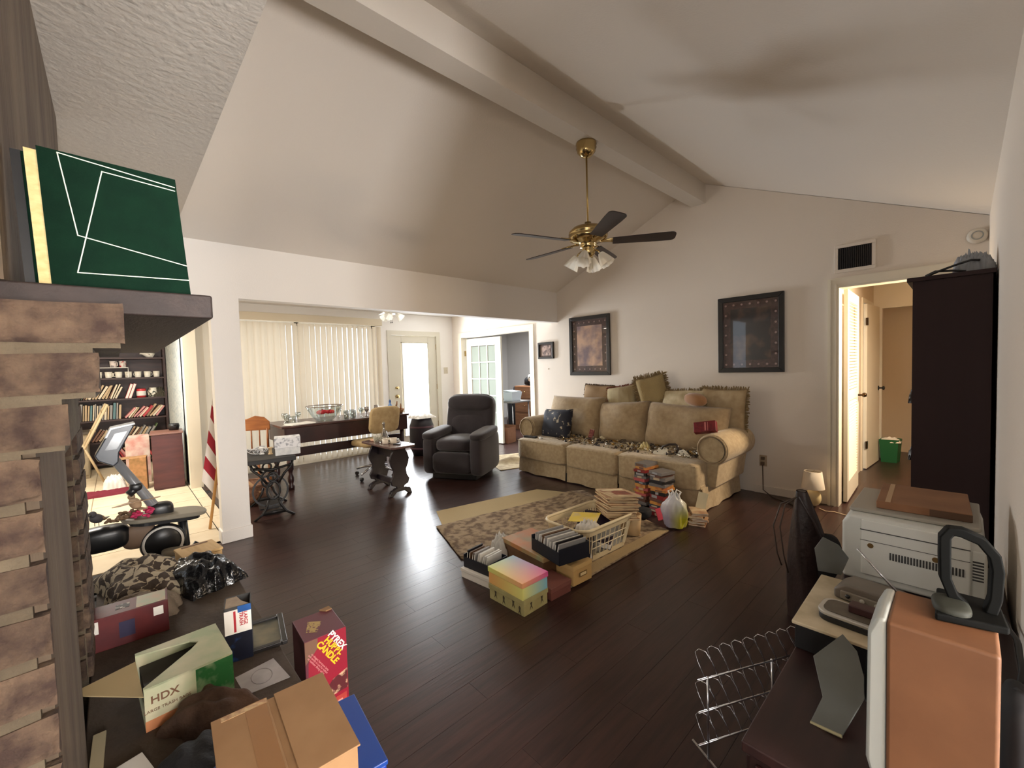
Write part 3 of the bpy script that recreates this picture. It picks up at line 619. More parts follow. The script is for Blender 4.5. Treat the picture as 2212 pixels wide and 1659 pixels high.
# clutter heaped over the seats
q = random.Random(21)
clm = [mat('trinket_brown',(110,88,62),.45,col2=(60,46,34),vs=40), mat('trinket_cream',(204,190,156),.45,col2=(150,132,98),vs=40), mat('trinket_dark',(46,38,34),.4), mat('trinket_silver',(170,164,152),.25,metal=.8), mat('trinket_gold',(168,134,74),.3,metal=.7)]
b = MB()
for i in range(430):
    x = q.uniform(-3.55,-1.78); y = q.uniform(3.93,4.33); zz = .452+abs(q.gauss(0,.022))*(1 if y > 3.98 else .3); mi = q.choice([0,0,1,1,1,2,2,3,3,4]); k = q.random()
    if abs(x+3.19) < .02 or x > -1.9 and y < 4.0: continue
    r_ = q.uniform(.010,.028)
    if k < .35: b.sup((x,y,zz),(r_*2,r_*1.5,r_*1.2),2.2,8,5,(q.uniform(0,3),q.uniform(0,3),q.uniform(0,3)),mi)
    elif k < .6: b.tube([(x+r_*1.4*math.cos(a*.785),y+r_*1.4*math.sin(a*.785),zz+.006*math.sin(a*1.57+i)) for a in range(8)],.0035,5,True,mi)
    elif k < .8: b.obox((x,y,zz),(r_*2.4,r_*1.3,.008),(q.uniform(-.8,.8),q.uniform(-.8,.8),q.uniform(0,3)),mi)
    else: b.tube([(x+j*.02*math.cos(i+j*.5),y+j*.02*math.sin(i+j*.5),zz+.008*math.sin(j*1.3)) for j in range(6)],.003,5,False,mi)
stuff(b.build('trinkets', clm), 'tangle of small costume jewellery and trinkets spread over the sofa seats', 'trinkets')
ivory = mat('ivory_lace',(214,206,186),.5,bump=.4,bs=90)
def lobed(n, r0, dr): return [((r0+dr*math.cos(n*a*PI/24))*math.cos(a*PI/24),(r0+dr*math.cos(n*a*PI/24))*math.sin(a*PI/24)) for a in range(48)]
t = thing('ivory_ornament','round scalloped ivory ornament with dark dots, nearer the sofa middle','ornament',(-2.08,4.0,.475),rot=(R(52),0,R(8)))
MB().prism(lobed(8,.058,.004),0,.014).build('plaque', ivory, t, bev=.003); MB().sup((-.065,-.01,.006),(.05,.05,.014),2.4).build('side_lobe', ivory, t, smooth=True)
for a in range(6): MB().sup((.045*math.cos(a*1.05),.045*math.sin(a*1.05),.015),(.010,.010,.006),2).build('bead', blackp, t, smooth=True)
t = thing('ivory_ornament','pointed ivory ornament with dark dots near the right sofa arm','ornament',(-1.90,4.05,.475),rot=(R(48),0,R(-14)))
MB().prism([(-.05,-.03),(-.04,.03),(0,.05),(.05,.03),(.11,-.01),(.05,-.035)],0,.014).build('plaque', ivory, t, bev=.004)
for p in ((.0,.02),(-.02,-.005),(.03,0)): MB().sup((*p,.015),(.010,.010,.006),2).build('bead', blackp, t, smooth=True)
tag(MB().tube([(-.11+.0,0,.0),(-.09,0,.05),(-.03,.01,.075),(.03,.01,.08),(.05,0,.07),(.055,0,.03),(.035,0,-.02)],[.009,.011,.012,.012,.013,.012,.009],10).build('curved_horn', mat('dark_horn',(44,32,26),.3), None,(-1.99,4.03,.485),(0,0,R(10)),smooth=True),'dark curved horn lying between the two ivory ornaments','ornament')
tag(heap(.10,.10,.07,31,26,22,.6,6).build('crumpled_tissue', mat('yellow_tissue',(206,190,134),.8), None,(-2.34,4.12,.448),smooth=True),'crumpled pale yellow tissue on the middle of the sofa seat','tissue')
t = thing('maroon_booklet','small maroon booklet standing between the left and middle back cushions','book',(-3.13,4.20,.447),rot=(R(-20),R(8),R(8)))
MB().box(-.03,.03,-.008,.008,0,.15).build('cover', mat('maroon_cover',(110,38,34),.6,col2=(150,96,70),vs=40,lo=.55,hi=.6), t); MB().box(-.024,.026,-.006,.006,.003,.152).build('pages', paperm, t)
t = thing('black_case','small flat black case at the left end of the sofa seat','case',(-3.83,3.90,.456),R(4)); MB().box(-.11,.09,-.03,.03,0,.028).build('case_body', blackp, t, bev=.006); MB().box(.03,.034,-.0305,.0305,0,.0285).build('band', chrome, t)
tag(MB().lathe([(0,0),(.018,0),(.02,.01),(.02,.028),(.012,.034),(0,.035)],16).build('perfume_cap', whitep, None,(-3.66,3.90,.454),smooth=True),'tiny white cap beside the black case on the sofa','cap')

# ================================================================ RECLINER
rc = mat('charcoal_velour',(54,47,52),.85,col2=(43,37,42),vs=6,bump=.25,bs=150,sheen=.35)
t = thing('recliner', 'dark grey upholstered recliner armchair beside the sofa', 'armchair', (-4.50,3.30,0), R(29))
MB().box(-.30,.30,-.30,.30,.0,.07).build('base', blackp, t, bev=.01)
MB().sup((0,-.02,.20),(.62,.66,.28),7).build('frame', rc, t, smooth=True)
MB().sup((0,-.335,.22),(.52,.10,.26),5).build('footrest_panel', rc, t, smooth=True)
MB().sup((0,-.10,.42),(.50,.56,.17),4,fn=lambda p: Vector((p.x,p.y,p.z+.015*math.cos(p.x*5)))).build('seat_cushion', rc, t, smooth=True)
for s in (-1,1):
    a = MB().sup((s*.32,-.02,.30),(.165,.72,.50),6).build('arm', rc, t, smooth=True)
    MB().sup((s*.325,-.05,.555),(.20,.66,.10),4,rot=(R(3),0,0)).build('arm_pad', rc, a, smooth=True)
MB().sup((0,.30,.72),(.68,.20,.62),5,rot=(R(-14),0,0)).build('backrest', rc, t, smooth=True)
MB().sup((0,.30,.90),(.67,.19,.24),3.2,rot=(R(-14),0,0)).build('head_cushion', rc, t, smooth=True)
MB().sup((0,.235,.60),(.58,.16,.34),3.2,rot=(R(-12),0,0)).build('lumbar_cushion', rc, t, smooth=True)

# ================================================================ RUGS
rugm = mat('patterned_rug',(158,138,110),.95,col2=(106,86,66),vs=17,bump=.6,bs=120,lo=.42,hi=.60,detail=9)
def rug(cs, nu=40, nv=30, fold=None, t_=.008, z0=.002):
    c = [Vector((*p,0)) for p in cs]
    def fn(u, v):
        p = (c[0]*(1-u)+c[1]*u)*(1-v)+(c[3]*(1-u)+c[2]*u)*v; z = z0+t_+(fold(u,v) if fold else 0); return (p.x,p.y,z)
    b = MB().grid(fn, nu, nv); lo = MB().grid(lambda u,v: (lambda p:(p[0],p[1],max(z0,p[2]-t_)))(fn(u,v)), nu, nv); b.add(lo.v,[f[::-1] for f in lo.f])
    for e in ([i*nv for i in range(nu)],[i*nv+nv-1 for i in range(nu)],list(range(nv)),[(nu-1)*nv+j for j in range(nv)]):
        for a, d in zip(e[:-1],e[1:]): b.f.append((a,d,d+nu*nv,a+nu*nv)); b.m.append(0)
    return b
t = thing('area_rug','brown and beige patterned area rug lying rumpled on the dark floor','rug',(-2.4,2.6,0))
OR = Matrix.Translation((2.4,-2.6,0))
fold = lambda u, v: .075*math.exp(-((v-.86)/.07)**2)*(max(0,1-abs(u-.30)*2.2))+.012*math.sin(u*7+v*3)*math.sin(v*9)*(v*(1-v)*4)*.5+.006*max(0,math.sin(u*14))*(1 if v<.08 else 0)+.01
rug([(-3.15,1.99),(-2.50,1.775),(-1.64,3.25),(-2.85,3.70)],46,40,lambda u,v:max(0,fold(u,v)-.01)+.001,.008,.004).xf(OR).build('pile',rugm,t,smooth=True)
t2 = rug([(-2.50,1.775),(-1.66,1.93),(-1.64,3.25),(-2.0,2.9)],20,20,None,.008,.003); t2.xf(OR).build('pile',rugm,t,smooth=True)
bordm = mat('rug_border',(168,146,108),.95,bump=.5,bs=140)
MB().prism([(-2.20,1.835),(-1.67,1.925),(-1.64,3.25),(-1.72,3.20),(-1.765,2.02),(-2.18,1.93)],.0125,.0145).xf(OR).build('border_band',bordm,t)
tag(rug([(-3.50,2.22),(-3.10,2.03),(-2.72,3.62),(-3.27,3.40)],12,12,None,.004,.001).build('rug_pad', mat('rug_backing',(178,160,122),.95,bump=.5,bs=200), None, (0,0,0)),'plain beige rug backing strip showing beside the patterned rug','rug pad')
tag(rug([(-5.10,4.08),(-4.22,3.70),(-4.12,4.05),(-4.85,4.65)],30,20,lambda u,v:.07*math.exp(-((u-.55)/.1)**2)*max(0,math.sin(v*2.6)),.006,.001).build('small_rug', mat('small_rug_weave',(176,160,128),.95,col2=(140,122,92),vs=10,bump=.4,bs=120), None, smooth=True),'small folded beige rug behind the recliner by the sofa','rug')
# ================================================================ BOXES AND BASKET ON THE RUG
def photo_box(name, label, loc, rz, sx, sy, h, mb, ml, lidh=.028):
    t = thing(name, label, 'box', loc, rz); MB().box(-sx/2,sx/2,-sy/2,sy/2,0,h-.004).build('box_body', mb, t, bev=.002)
    MB().box(-sx/2-.004,sx/2+.004,-sy/2-.004,sy/2+.004,h-lidh,h).build('lid', ml, t, bev=.002); return t
def gradmat(name, stops, axis):
    m = mat(name, stops[0][1], .5); N = m.node_tree.nodes; K = m.node_tree.links
    tc = N.new('ShaderNodeTexCoord'); mp = N.new('ShaderNodeMapping'); K.new(tc.outputs['Object'], mp.inputs[0])
    vm_ = N.new('ShaderNodeVectorMath'); vm_.operation = 'DOT_PRODUCT'; vm_.inputs[1].default_value = axis; K.new(mp.outputs[0], vm_.inputs[0])
    nz = N.new('ShaderNodeTexNoise'); nz.inputs['Scale'].default_value = 5; K.new(tc.outputs['Object'], nz.inputs['Vector'])
    ad = N.new('ShaderNodeMath'); ad.operation = 'MULTIPLY_ADD'; ad.inputs[1].default_value = .25; K.new(nz.outputs['Fac'], ad.inputs[0]); K.new(vm_.outputs['Value'], ad.inputs[2])
    r = N.new('ShaderNodeValToRGB'); e = r.color_ramp.elements; e[0].position = stops[0][0]; e[0].color = lin(stops[0][1]); e[1].position = stops[-1][0]; e[1].color = lin(stops[-1][1])
    for p, c in stops[1:-1]: k = e.new(p); k.color = lin(c)
    K.new(ad.outputs[0], r.inputs[0]); K.new(r.outputs[0], N['Principled BSDF'].inputs['Base Color']); return m
def quadmat(name, c00, c10, c01, c11, sx, sy, ax=(0,1), rough=.5):
    m = mat(name, c00, rough); N = m.node_tree.nodes; K = m.node_tree.links; tc = N.new('ShaderNodeTexCoord'); sp = N.new('ShaderNodeSeparateXYZ'); K.new(tc.outputs['Object'], sp.inputs[0])
    def f(i, s):
        r = N.new('ShaderNodeMapRange'); r.inputs[1].default_value = s[0]; r.inputs[2].default_value = s[1]; K.new(sp.outputs[i], r.inputs[0]); return r.outputs[0]
    u, v = f(ax[0], sx), f(ax[1], sy)
    def mx(fac, a, b):
        x = N.new('ShaderNodeMixRGB'); K.new(fac, x.inputs[0])
        for k, c in ((1,a),(2,b)):
            if isinstance(c, tuple): x.inputs[k].default_value = lin(c)
            else: K.new(c, x.inputs[k])
        return x.outputs[0]
    K.new(mx(v, mx(u, c00, c10), mx(u, c01, c11)), N['Principled BSDF'].inputs['Base Color']); return m
lidg_ = lidg = quadmat('pastel_lid',(216,222,120),(236,170,120),(150,186,206),(226,96,160),(-.15,.15),(-.1,.1))
bodg = quadmat('pastel_body',(232,170,100),(226,224,130),(170,200,206),(132,196,216),(-.15,.15),(-.1,.1))
gbx = mat('khaki_print',(176,168,116),.7,col2=(160,150,100),vs=12)
t = photo_box('printed_box','khaki box printed with small dark figures under the pastel box',(-1.80,1.685,0),R(1),.29,.195,.092,gbx,gbx)
fm = mat('figure_ink',(70,60,40),.7)
for i,(x,z) in enumerate([(-.09,.05),(-.02,.04),(.06,.05),(.11,.03)]):
    MB().prism([(x-.012,z-.03),(x-.004,z-.005),(x-.008,z+.012),(x,z+.022),(x+.008,z+.012),(x+.004,z-.005),(x+.012,z-.03),(x,z-.012)],-.0990,-.0978,'y').build('printed_figure', fm, t)
for i,y in enumerate([-.04,.05]):
    MB().prism([(y-.012,.02),(y-.004,.045),(y-.008,.06),(y,.07),(y+.008,.06),(y+.004,.045),(y+.012,.02),(y,.038)],.1448,.146,'x').build('printed_figure', fm, t)
photo_box('pastel_box','pastel rainbow-coloured photo box on top of the khaki box',(-1.80,1.685,.093),R(-1),.295,.20,.10,bodg,lidg,.03)
t = photo_box('white_box','low white box under the black disc tray',(-2.16,1.735,0),R(6),.26,.20,.062,paperm,paperm,.02)
def cdtray(name, label, loc, rz, sx, sy, h, n, mcols, grp, seed, what):
    t = thing(name, label, 'tray', loc, rz); w_ = .004
    MB().box(-sx/2,sx/2,-sy/2,sy/2,0,.004).box(-sx/2,-sx/2+w_,-sy/2,sy/2,0,h).box(sx/2-w_,sx/2,-sy/2,sy/2,0,h).box(-sx/2,sx/2,-sy/2,-sy/2+w_,0,h*.8).box(-sx/2,sx/2,sy/2-w_,sy/2,0,h).build('tray_body', mat('navy_black',(22,24,34),.5), t)
    q = random.Random(seed); x = -sx/2+.016
    for i in range(n):
        cm = q.choice(mcols); c = thing('disc_case', f'{cm[0]} disc case, {ORD[i]} from the left in the {what}', 'disc case', Vector(loc)+Matrix.Rotation(rz,3,'Z')@Vector((x,0,.0045)), rz, grp)
        c.rotation_euler = (0,R(q.uniform(4,16)),rz)
        MB().box(-.0045,.0045,-sy/2+.012,sy/2-.012,0,h+q.uniform(.015,.03)).build('case_shell', cm[1], c)
        MB().box(-.003,.003,-sy/2+.0115,-sy/2+.0122,.004,h+.012).build('spine_label', mat('case_label',(216,214,206),.5), c); x += (sx-.045)/n
ccol = [('silver-grey',mat('case_grey',(150,148,146),.3)),('black',mat('case_black',(34,32,34),.3)),('white',mat('case_white',(214,212,206),.3)),('brown',mat('case_brown',(110,84,64),.35))]
cdtray('disc_tray','small navy-black tray of disc cases standing on the low white box',(-2.16,1.735,.0635),R(6),.25,.16,.085,9,ccol,'disc cases in the left tray',4,'tray on the white box')
brb = mat('brown_box',(118,86,56),.7,col2=(100,70,46),vs=8)
t = photo_box('brown_box','long brown box with an orange-edged lid under the black disc crate',(-2.02,2.085,.0125),R(-6),.44,.27,.155,brb,mat('orange_lid',(190,120,66),.6,col2=(150,150,110),vs=5),.03)
cdtray('disc_crate','black crate of disc cases standing on the long brown box',(-1.79,2.06,.169),R(-12),.30,.24,.10,12,ccol,'disc cases in the black crate',6,'black crate')
t = photo_box('label_box','tan card box with a metal label holder beside the laundry basket',(-1.705,2.12,.0145),R(-4),.15,.17,.125,mat('tan_card',(186,150,94),.7),mat('tan_card_lid',(192,158,102),.7))
# keep that tan box in front of the brown box
t.location = (-1.71,2.10,.0145)
MB().box(.0785,.0805,-.035,.035,.045,.075).build('label_holder', mat('old_metal',(140,112,70),.4,metal=.6), t, bev=.002); MB().box(.0806,.0812,-.027,.027,.051,.069).build('label_card', mat('label_card',(214,190,140),.7), t)
photo_box('dark_red_box','flat dusky red box between the khaki box and the tan label box',(-1.73,1.90,.0005),R(-3),.17,.17,.075,mat('dusky_red',(112,62,54),.7),mat('dusky_red_lid',(122,72,62),.7))
tag(heap(.16,.13,.15,44,34,28,.35,6).build('white_bag', cloudmat('white_film',(230,228,222),.3), None,(-2.28,1.99,.0145),smooth=True),'crumpled white plastic bag behind the pastel box','bag')
# laundry basket
t = thing('laundry_basket','white plastic laundry basket filled with books and papers on the rug','basket',(-1.91,2.55,.015),R(-3))
bk = mat('basket_plastic',(222,206,168),.45)
def rr(w_, d_, r_, n=6):
    P = []
    for cx_, cy_, a0 in ((w_/2-r_,d_/2-r_,0),(-w_/2+r_,d_/2-r_,90),(-w_/2+r_,-d_/2+r_,180),(w_/2-r_,-d_/2+r_,270)): P += arc(cx_,cy_,r_,a0,a0+90,n)
    return P
bot, top = rr(.31,.50,.07), rr(.40,.62,.09); n = len(top)
lv = lambda s: [(bot[i][0]+(top[i][0]-bot[i][0])*s, bot[i][1]+(top[i][1]-bot[i][1])*s) for i in range(n)]
b = MB().prism(bot,0,.006); b.build('floor_panel', bk, t)
def band(s0, s1, th=.003):
    a, c = lv(s0), lv(s1); vs = [(*p,.24*s0) for p in a]+[(*p,.24*s1) for p in c]+[(p[0]*(1-th/.2),p[1]*(1-th/.28),.24*s0) for p in a]+[(p[0]*(1-th/.2),p[1]*(1-th/.28),.24*s1) for p in c]
    fs = []
    for i in range(n):
        j = (i+1) % n; fs += [(i,j,n+j,n+i),(2*n+i,3*n+i,3*n+j,2*n+j),(n+i,n+j,3*n+j,3*n+i),(i,2*n+i,2*n+j,j)]
    return MB().add(vs, fs)
band(0,.16).build('lower_band', bk, t); band(.82,1).build('upper_band', bk, t)
b = MB().tube([(*p,.243) for p in lv(1.0)],.011,8,True); b.build('rim', bk, t, smooth=True)
for i in range(n):
    a, c = Vector((*lv(.14)[i],.24*.14)), Vector((*lv(.84)[i],.24*.84)); MB().tube([a,c],.0035 if i % 7 else .012,6).build('upright_rib', bk, t)
for (p0, p1) in [(0,1),(1,2),(2,3),(3,0)]:
    k0 = (p0*7+6) % n; k1 = (p0*7+7) % n
    for u in [.12,.24,.36,.48,.62,.74,.86]:
        A, Bq = Vector((*lv(.14)[k0],.034)), Vector((*lv(.14)[k1],.034)); C_, D_ = Vector((*lv(.84)[k0],.2)), Vector((*lv(.84)[k1],.2))
        MB().tube([A.lerp(Bq,u),C_.lerp(D_,u)],.003,5).build('upright_rib', bk, t)
    for s in (.4,.62):
        a, c = lv(s)[k0], lv(s)[k1]; MB().tube([(*a,.24*s),(*c,.24*s)],.003,5).build('cross_rib', bk, t)
# contents
def book(name, label, loc, rot, w_, d_, h_, m, cat='book', grp=None, pg=True):
    t = thing(name, label, cat, loc, rot=rot, group=grp); MB().box(-w_/2,w_/2,-d_/2,d_/2,0,.0025).box(-w_/2,w_/2,-d_/2,d_/2,h_-.0025,h_).box(-w_/2,-w_/2+.003,-d_/2,d_/2,0,h_).build('cover', m, t)
    if pg: MB().box(-w_/2+.003,w_/2-.004,-d_/2+.004,d_/2-.004,.0025,h_-.0025).build('pages', paperm, t)
    return t
navy = mat('navy_cover',(34,36,58),.5)
book('binder','navy blue binder standing at the near end of the laundry basket',(-1.89,2.34,.06),(R(78),0,R(8)),.28,.20,.035,navy)
book('binder','dark plum binder in the laundry basket under the magazine stack',(-1.93,2.66,.10),(R(14),R(5),R(20)),.30,.36,.05,mat('plum_cover',(44,30,48),.5))
tag(MB().prism([(-.11,-.075),(.10,-.085),(.115,.07),(-.10,.08)],0,.002).build('yellow_booklet', mat('yellow_print',(236,206,72),.6,col2=(222,196,120),vs=14,lo=.5,hi=.6), None,(-1.925,2.50,.255),(R(6),R(-4),R(28))),'bright yellow booklet lying across the laundry basket','booklet')
tag(heap(.16,.14,.06,52,26,22,.3,4).build('white_cloth', mat('white_cloth',(206,202,194),.8), None,(-1.84,2.44,.20),smooth=True),'white crumpled cloth inside the laundry basket','cloth')
for i in range(5): book('folder',f'upright pale folder, {ORD[i]} of five along the right side of the basket',(-1.80+.012*i*.5,2.56+.022*i,.10),(R(82),0,R(66+3*i)),.16,.16,.006,mat('folder_grey',(170,166,156),.6),'folder','folders in the basket')
mc = [mat('mag_a',(196,156,116),.5,col2=(120,74,54),vs=12,lo=.5,hi=.6),mat('mag_b',(206,186,150),.5,col2=(160,120,90),vs=9),mat('mag_c',(178,140,104),.5)]
zz = .20
for i in range(14):
    h_ = .012; o = thing('magazine',f'brown magazine, {ORD[13-i]} from the top of the laundry basket stack' if i<13 else 'magazine with a pale title band on top of the laundry basket stack','magazine',(-1.86+rnd.uniform(-.014,.014),2.83+rnd.uniform(-.014,.014),zz),R(54+rnd.uniform(-6,6)),'magazines stacked in the laundry basket')
    o.rotation_euler = (R(-6),R(3),o.rotation_euler[2]); MB().box(-.115,.115,-.17,.17,0,.002).box(-.115,.115,-.17,.17,h_-.003,h_-.001).build('cover', mc[i%3], o); MB().box(-.113,.112,-.167,.167,.002,h_-.003).build('pages', mat('yellowed_pages',(214,192,150),.8), o)
    if i == 13: MB().box(-.09,.09,.07,.12,h_-.001,h_-.0004).build('title_band', mat('title_cream',(226,212,178),.6), o); MB().prism([(-.06,-.10),(.07,-.12),(.08,.03),(.0,.06),(-.05,.02)],h_-.001,h_-.0004).build('cover_picture', mat('mag_red',(150,86,62),.6,col2=(110,60,48),vs=20), o)
    zz += h_+.0008
t = thing('cream_bin','small cream bin standing on the rug under the magazines','bin',(-1.84,2.985,.015)); MB().lathe([(.0,0),(.085,0),(.10,.17),(.094,.17),(.08,.006),(0,.006)],24,sy=.6).build('bin_body', mat('cream_card',(206,176,132),.7), t, smooth=True)
# DVD / tape stacks against the sofa
vcol = [('black',mat('tape_black',(26,24,26),.4)),('dark red',mat('tape_red',(126,36,36),.4)),('orange-yellow',mat('tape_yellow',(206,150,70),.45,col2=(160,90,50),vs=16)),('grey',mat('tape_grey',(110,106,104),.4)),('brown',mat('tape_brown',(96,62,48),.45)),('slate blue',mat('tape_blue',(60,68,80),.4)),('pink-red',mat('tape_pink',(176,84,84),.45))]
labs = [mat('tape_label',(190,170,140),.6),mat('tape_label_dark',(110,80,66),.6),mat('tape_label_grey',(150,150,150),.6)]
def stack(x, y, n, seed, side, w_, d_, hs):
    q = random.Random(seed); z = .013 if y < 3.3 else .0005
    for i in range(n):
        c = q.choice(vcol); h_ = q.choice(hs)
        o = thing('video_case',f'{c[0]} video case, {ORD[i] if i<20 else i} from the bottom of the {side} stack before the sofa','video case',(x+q.uniform(-.012,.012),y+q.uniform(-.012,.012),z),R(q.uniform(-9,9)-8),f'video cases in the {side} stack')
        MB().box(-w_/2,w_/2,-d_/2,d_/2,0,h_-.0006).build('case_shell', c[1], o, bev=.001); (MB().box(-w_*q.uniform(.1,.4),w_*q.uniform(.0,.3),-d_/2-.0006,-d_/2,.004,h_-.006).build('spine_label', q.choice(labs), o) if q.random() < .6 else None); z += h_
stack(-2.06,3.64,16,3,'left',.125,.18,[.025,.028,.03]); stack(-1.885,3.60,15,8,'right',.15,.17,[.022,.027,.032,.035])
t = thing('black_pouch','black fabric pouch lying at the foot of the video stacks','pouch',(-1.97,3.36,.014),R(10)); MB().sup((0,0,.045),(.20,.15,.09),3).build('pouch_body', mat('black_cloth',(18,18,22),.85), t, smooth=True); MB().tube([(-.06,-.06,.07),(-.03,-.10,.085),(.03,-.10,.085),(.06,-.06,.07)],.006,6).build('strap', MATS['black_cloth'], t)
book('pink_booklet','pink-red booklet sticking out beside the plastic bag',(-1.80,3.44,.06),(R(35),R(-20),R(30)),.09,.12,.012,mat('pink_cover',(206,70,86),.5))
# plastic shopping bag
def bagfn(u, v):
    a = 2*PI*u; r_ = (.072+.022*math.sin(PI*min(1,v*1.15)))*(1 if v < .7 else 1-.75*((v-.7)/.3)**1.2)
    w_ = 1+.10*math.sin(5*a+7*v)+.06*math.sin(9*a-5*v); return (r_*w_*math.cos(a)*1.05,r_*w_*math.sin(a)*.8,.27*v+(.02*math.sin(3*a) if v > .9 else 0))
t = thing('shopping_bag','white plastic shopping bag with a yellow-green print in front of the sofa','bag',(-1.645,3.36,.015),R(20))
MB().grid(bagfn,40,22,cu=True).build('bag_body', quadmat('bag_film',(150,144,160),(186,180,40),(206,206,212),(196,196,190),(-.04,.05),(.08,.22),(0,2),.3), t, smooth=True)
MB().lathe([(0,.001),(.06,.001),(.07,.004)],20,sy=.75).build('bag_bottom', paperm, t)
for s in (-1,1): MB().tube([(s*.03,0,.25),(s*.05,.01,.29),(s*.02,.0,.31),(s*.0,0,.26)],.007,6).build('handle', paperm, t)
# papers by the sofa corner
zz = .0005
for i in range(9):
    book('magazine',f'pale magazine, {ORD[i]} from the floor in the pile by the sofa corner',(-1.555+rnd.uniform(-.01,.01),3.60+rnd.uniform(-.01,.01),zz),(0,0,R(20+rnd.uniform(-14,14))),.13,.18,.011,mc[(i*2)%3],'magazine','magazines piled by the sofa corner'); zz += .0118
tag(MB().box(-.04,.04,-.002,.002,0,.14).build('envelope', mat('cream_paper',(214,202,168),.8), None,(-1.56,3.66,zz+.001),(R(-14),R(14),R(30))),'cream envelope standing on the magazine pile by the sofa corner','envelope')
# ================================================================ WALL AND CEILING FIXTURES
def picture(name, label, x0, x1, z0, z1, fw_, pm):
    t = thing(name, label, 'picture', ((x0+x1)/2,4.858,(z0+z1)/2)); w_, h_ = (x1-x0)/2, (z1-z0)/2
    bm_ = mat('black_frame',(26,22,20),.35)
    for nm, pts in (('frame_rail',[(-w_,h_),(w_,h_),(w_-fw_,h_-fw_),(-w_+fw_,h_-fw_)]),('frame_rail',[(-w_,-h_),(w_,-h_),(w_-fw_,-h_+fw_),(-w_+fw_,-h_+fw_)]),('frame_stile',[(-w_,-h_),(-w_,h_),(-w_+fw_,h_-fw_),(-w_+fw_,-h_+fw_)]),('frame_stile',[(w_,-h_),(w_,h_),(w_-fw_,h_-fw_),(w_-fw_,-h_+fw_)])):
        MB().prism(pts,-.028,-.002,'y').build(nm, bm_, t, bev=.004)
    a, b_ = w_-fw_, h_-fw_
    MB().box(-a,a,-.008,-.004,-b_,b_).build('border_print', pm[0], t)
    MB().box(-a+.075*a/.27,a-.075*a/.27,-.0095,-.008,-b_+.08*b_/.35,b_-.08*b_/.35).build('picture_print', pm[1], t)
    if len(pm) > 2:
        q = random.Random(3)
        for i in range(24):
            u = i/24*4; k = int(u); f_ = (u-k)*2-1; px, pz = [(f_*a*.9,b_*.9),(a*.9,-f_*b_*.9),(-f_*a*.9,-b_*.9),(-a*.9,f_*b_*.9)][k]
            MB().sup((px,-.009,pz),(.022,.003,.022),2,8,6).build('border_rosette', pm[2], t)
    MB().box(-a,a,-.0145,-.0125,-b_,b_).build('glass', glassmat('picture_glass',(250,250,250),.0,.02), t)
    return t
bp = mat('border_brown',(96,68,62),.6,col2=(66,46,42),vs=40); ros = mat('rosette_print',(176,146,140),.6)
picture('framed_tapestry','large black-framed print with a flowered border, left of the two above the sofa',-3.92,-3.235,1.235,2.06,.05,(bp,mat('print_rose',(222,184,158),.6,col2=(140,118,126),vs=5,lo=.4,hi=.62,detail=6),ros))
picture('framed_tapestry','large black-framed dark print, right of the two above the sofa nearer the hall',-1.845,-1.218,1.255,2.055,.05,(bp,mat('print_dark',(52,41,40),.6,col2=(140,108,80),vs=4,lo=.5,hi=.75,detail=6),ros))
picture('framed_photo','small dark-framed picture between the french doors and the sofa',-4.55,-4.235,1.49,1.745,.03,(bp,mat('print_photo',(206,176,164),.6,col2=(90,68,68),vs=16,lo=.45,hi=.6)))
# vent
t = thing('air_vent','dark slatted air return vent in a painted frame above the hall door','vent',(-.678,4.858,2.275))
MB().box(-.145,.145,-.012,0,.095,.125).box(-.145,.145,-.012,0,-.125,-.095).box(-.145,-.118,-.012,0,-.095,.095).box(.118,.145,-.012,0,-.095,.095).build('vent_frame', wallm, t, bev=.003)
MB().box(-.118,.118,-.003,-.0005,-.095,.095).build('vent_back', mat('vent_dark',(14,13,14),.8), t)
vs_ = MB().obox((0,0,0),(.004,.010,.19),(0,0,R(30))).mesh('vent_slat', mat('vent_slat',(52,46,46),.5))
for i in range(18): inst('vent_slat', vs_, t, (-.112+.0132*i,-.008,0))
t = thing('smoke_detector','small round smoke detector on the wall near the right corner','detector',(.058,4.857,2.28)); MB().lathe([(0,.035),(.04,.034),(.055,.024),(.058,0)],28,rot=(R(90),0,0)).build('housing', mat('detector_white',(208,200,186),.5), t, smooth=True); MB().lathe([(.026,.0355),(.03,.036),(.034,.0352)],28,rot=(R(90),0,0)).build('grille_ring', greyp, t, smooth=True)
t = thing('wall_outlet','brown wall outlet with plugs right of the sofa','outlet',(-1.415,4.857,.34)); MB().box(-.035,.035,-.006,0,-.057,.057).build('cover_plate', mat('outlet_beige',(170,150,124),.5), t, bev=.003); MB().box(-.016,.016,-.03,-.006,.012,.042).box(-.02,.014,-.026,-.006,-.045,-.012).build('plug', mat('plug_brown',(96,76,60),.5), t, bev=.004)
t = thing('light_switch','double light switch plate by the glass patio door','switch',(-6.858,4.68,1.35)); MB().box(0,.006,-.045,.045,-.06,.06).build('cover_plate', mat('switch_ivory',(196,186,166),.5), t, bev=.003); MB().box(.006,.012,-.026,-.012,-.012,.012).build('toggle', mat('switch_ivory',(196,186,166),.5), t); MB().box(.006,.012,.012,.026,-.012,.012).build('toggle', MATS['switch_ivory'], t)
tag(MB().lathe([(0,.006),(.006,.005),(.007,0)],10,rot=(R(90),0,0)).build('wall_nail', mat('old_metal',(140,112,70),.4,metal=.6), None,(-4.36,4.857,1.335)),'small nail in the wall below the small framed picture','nail')
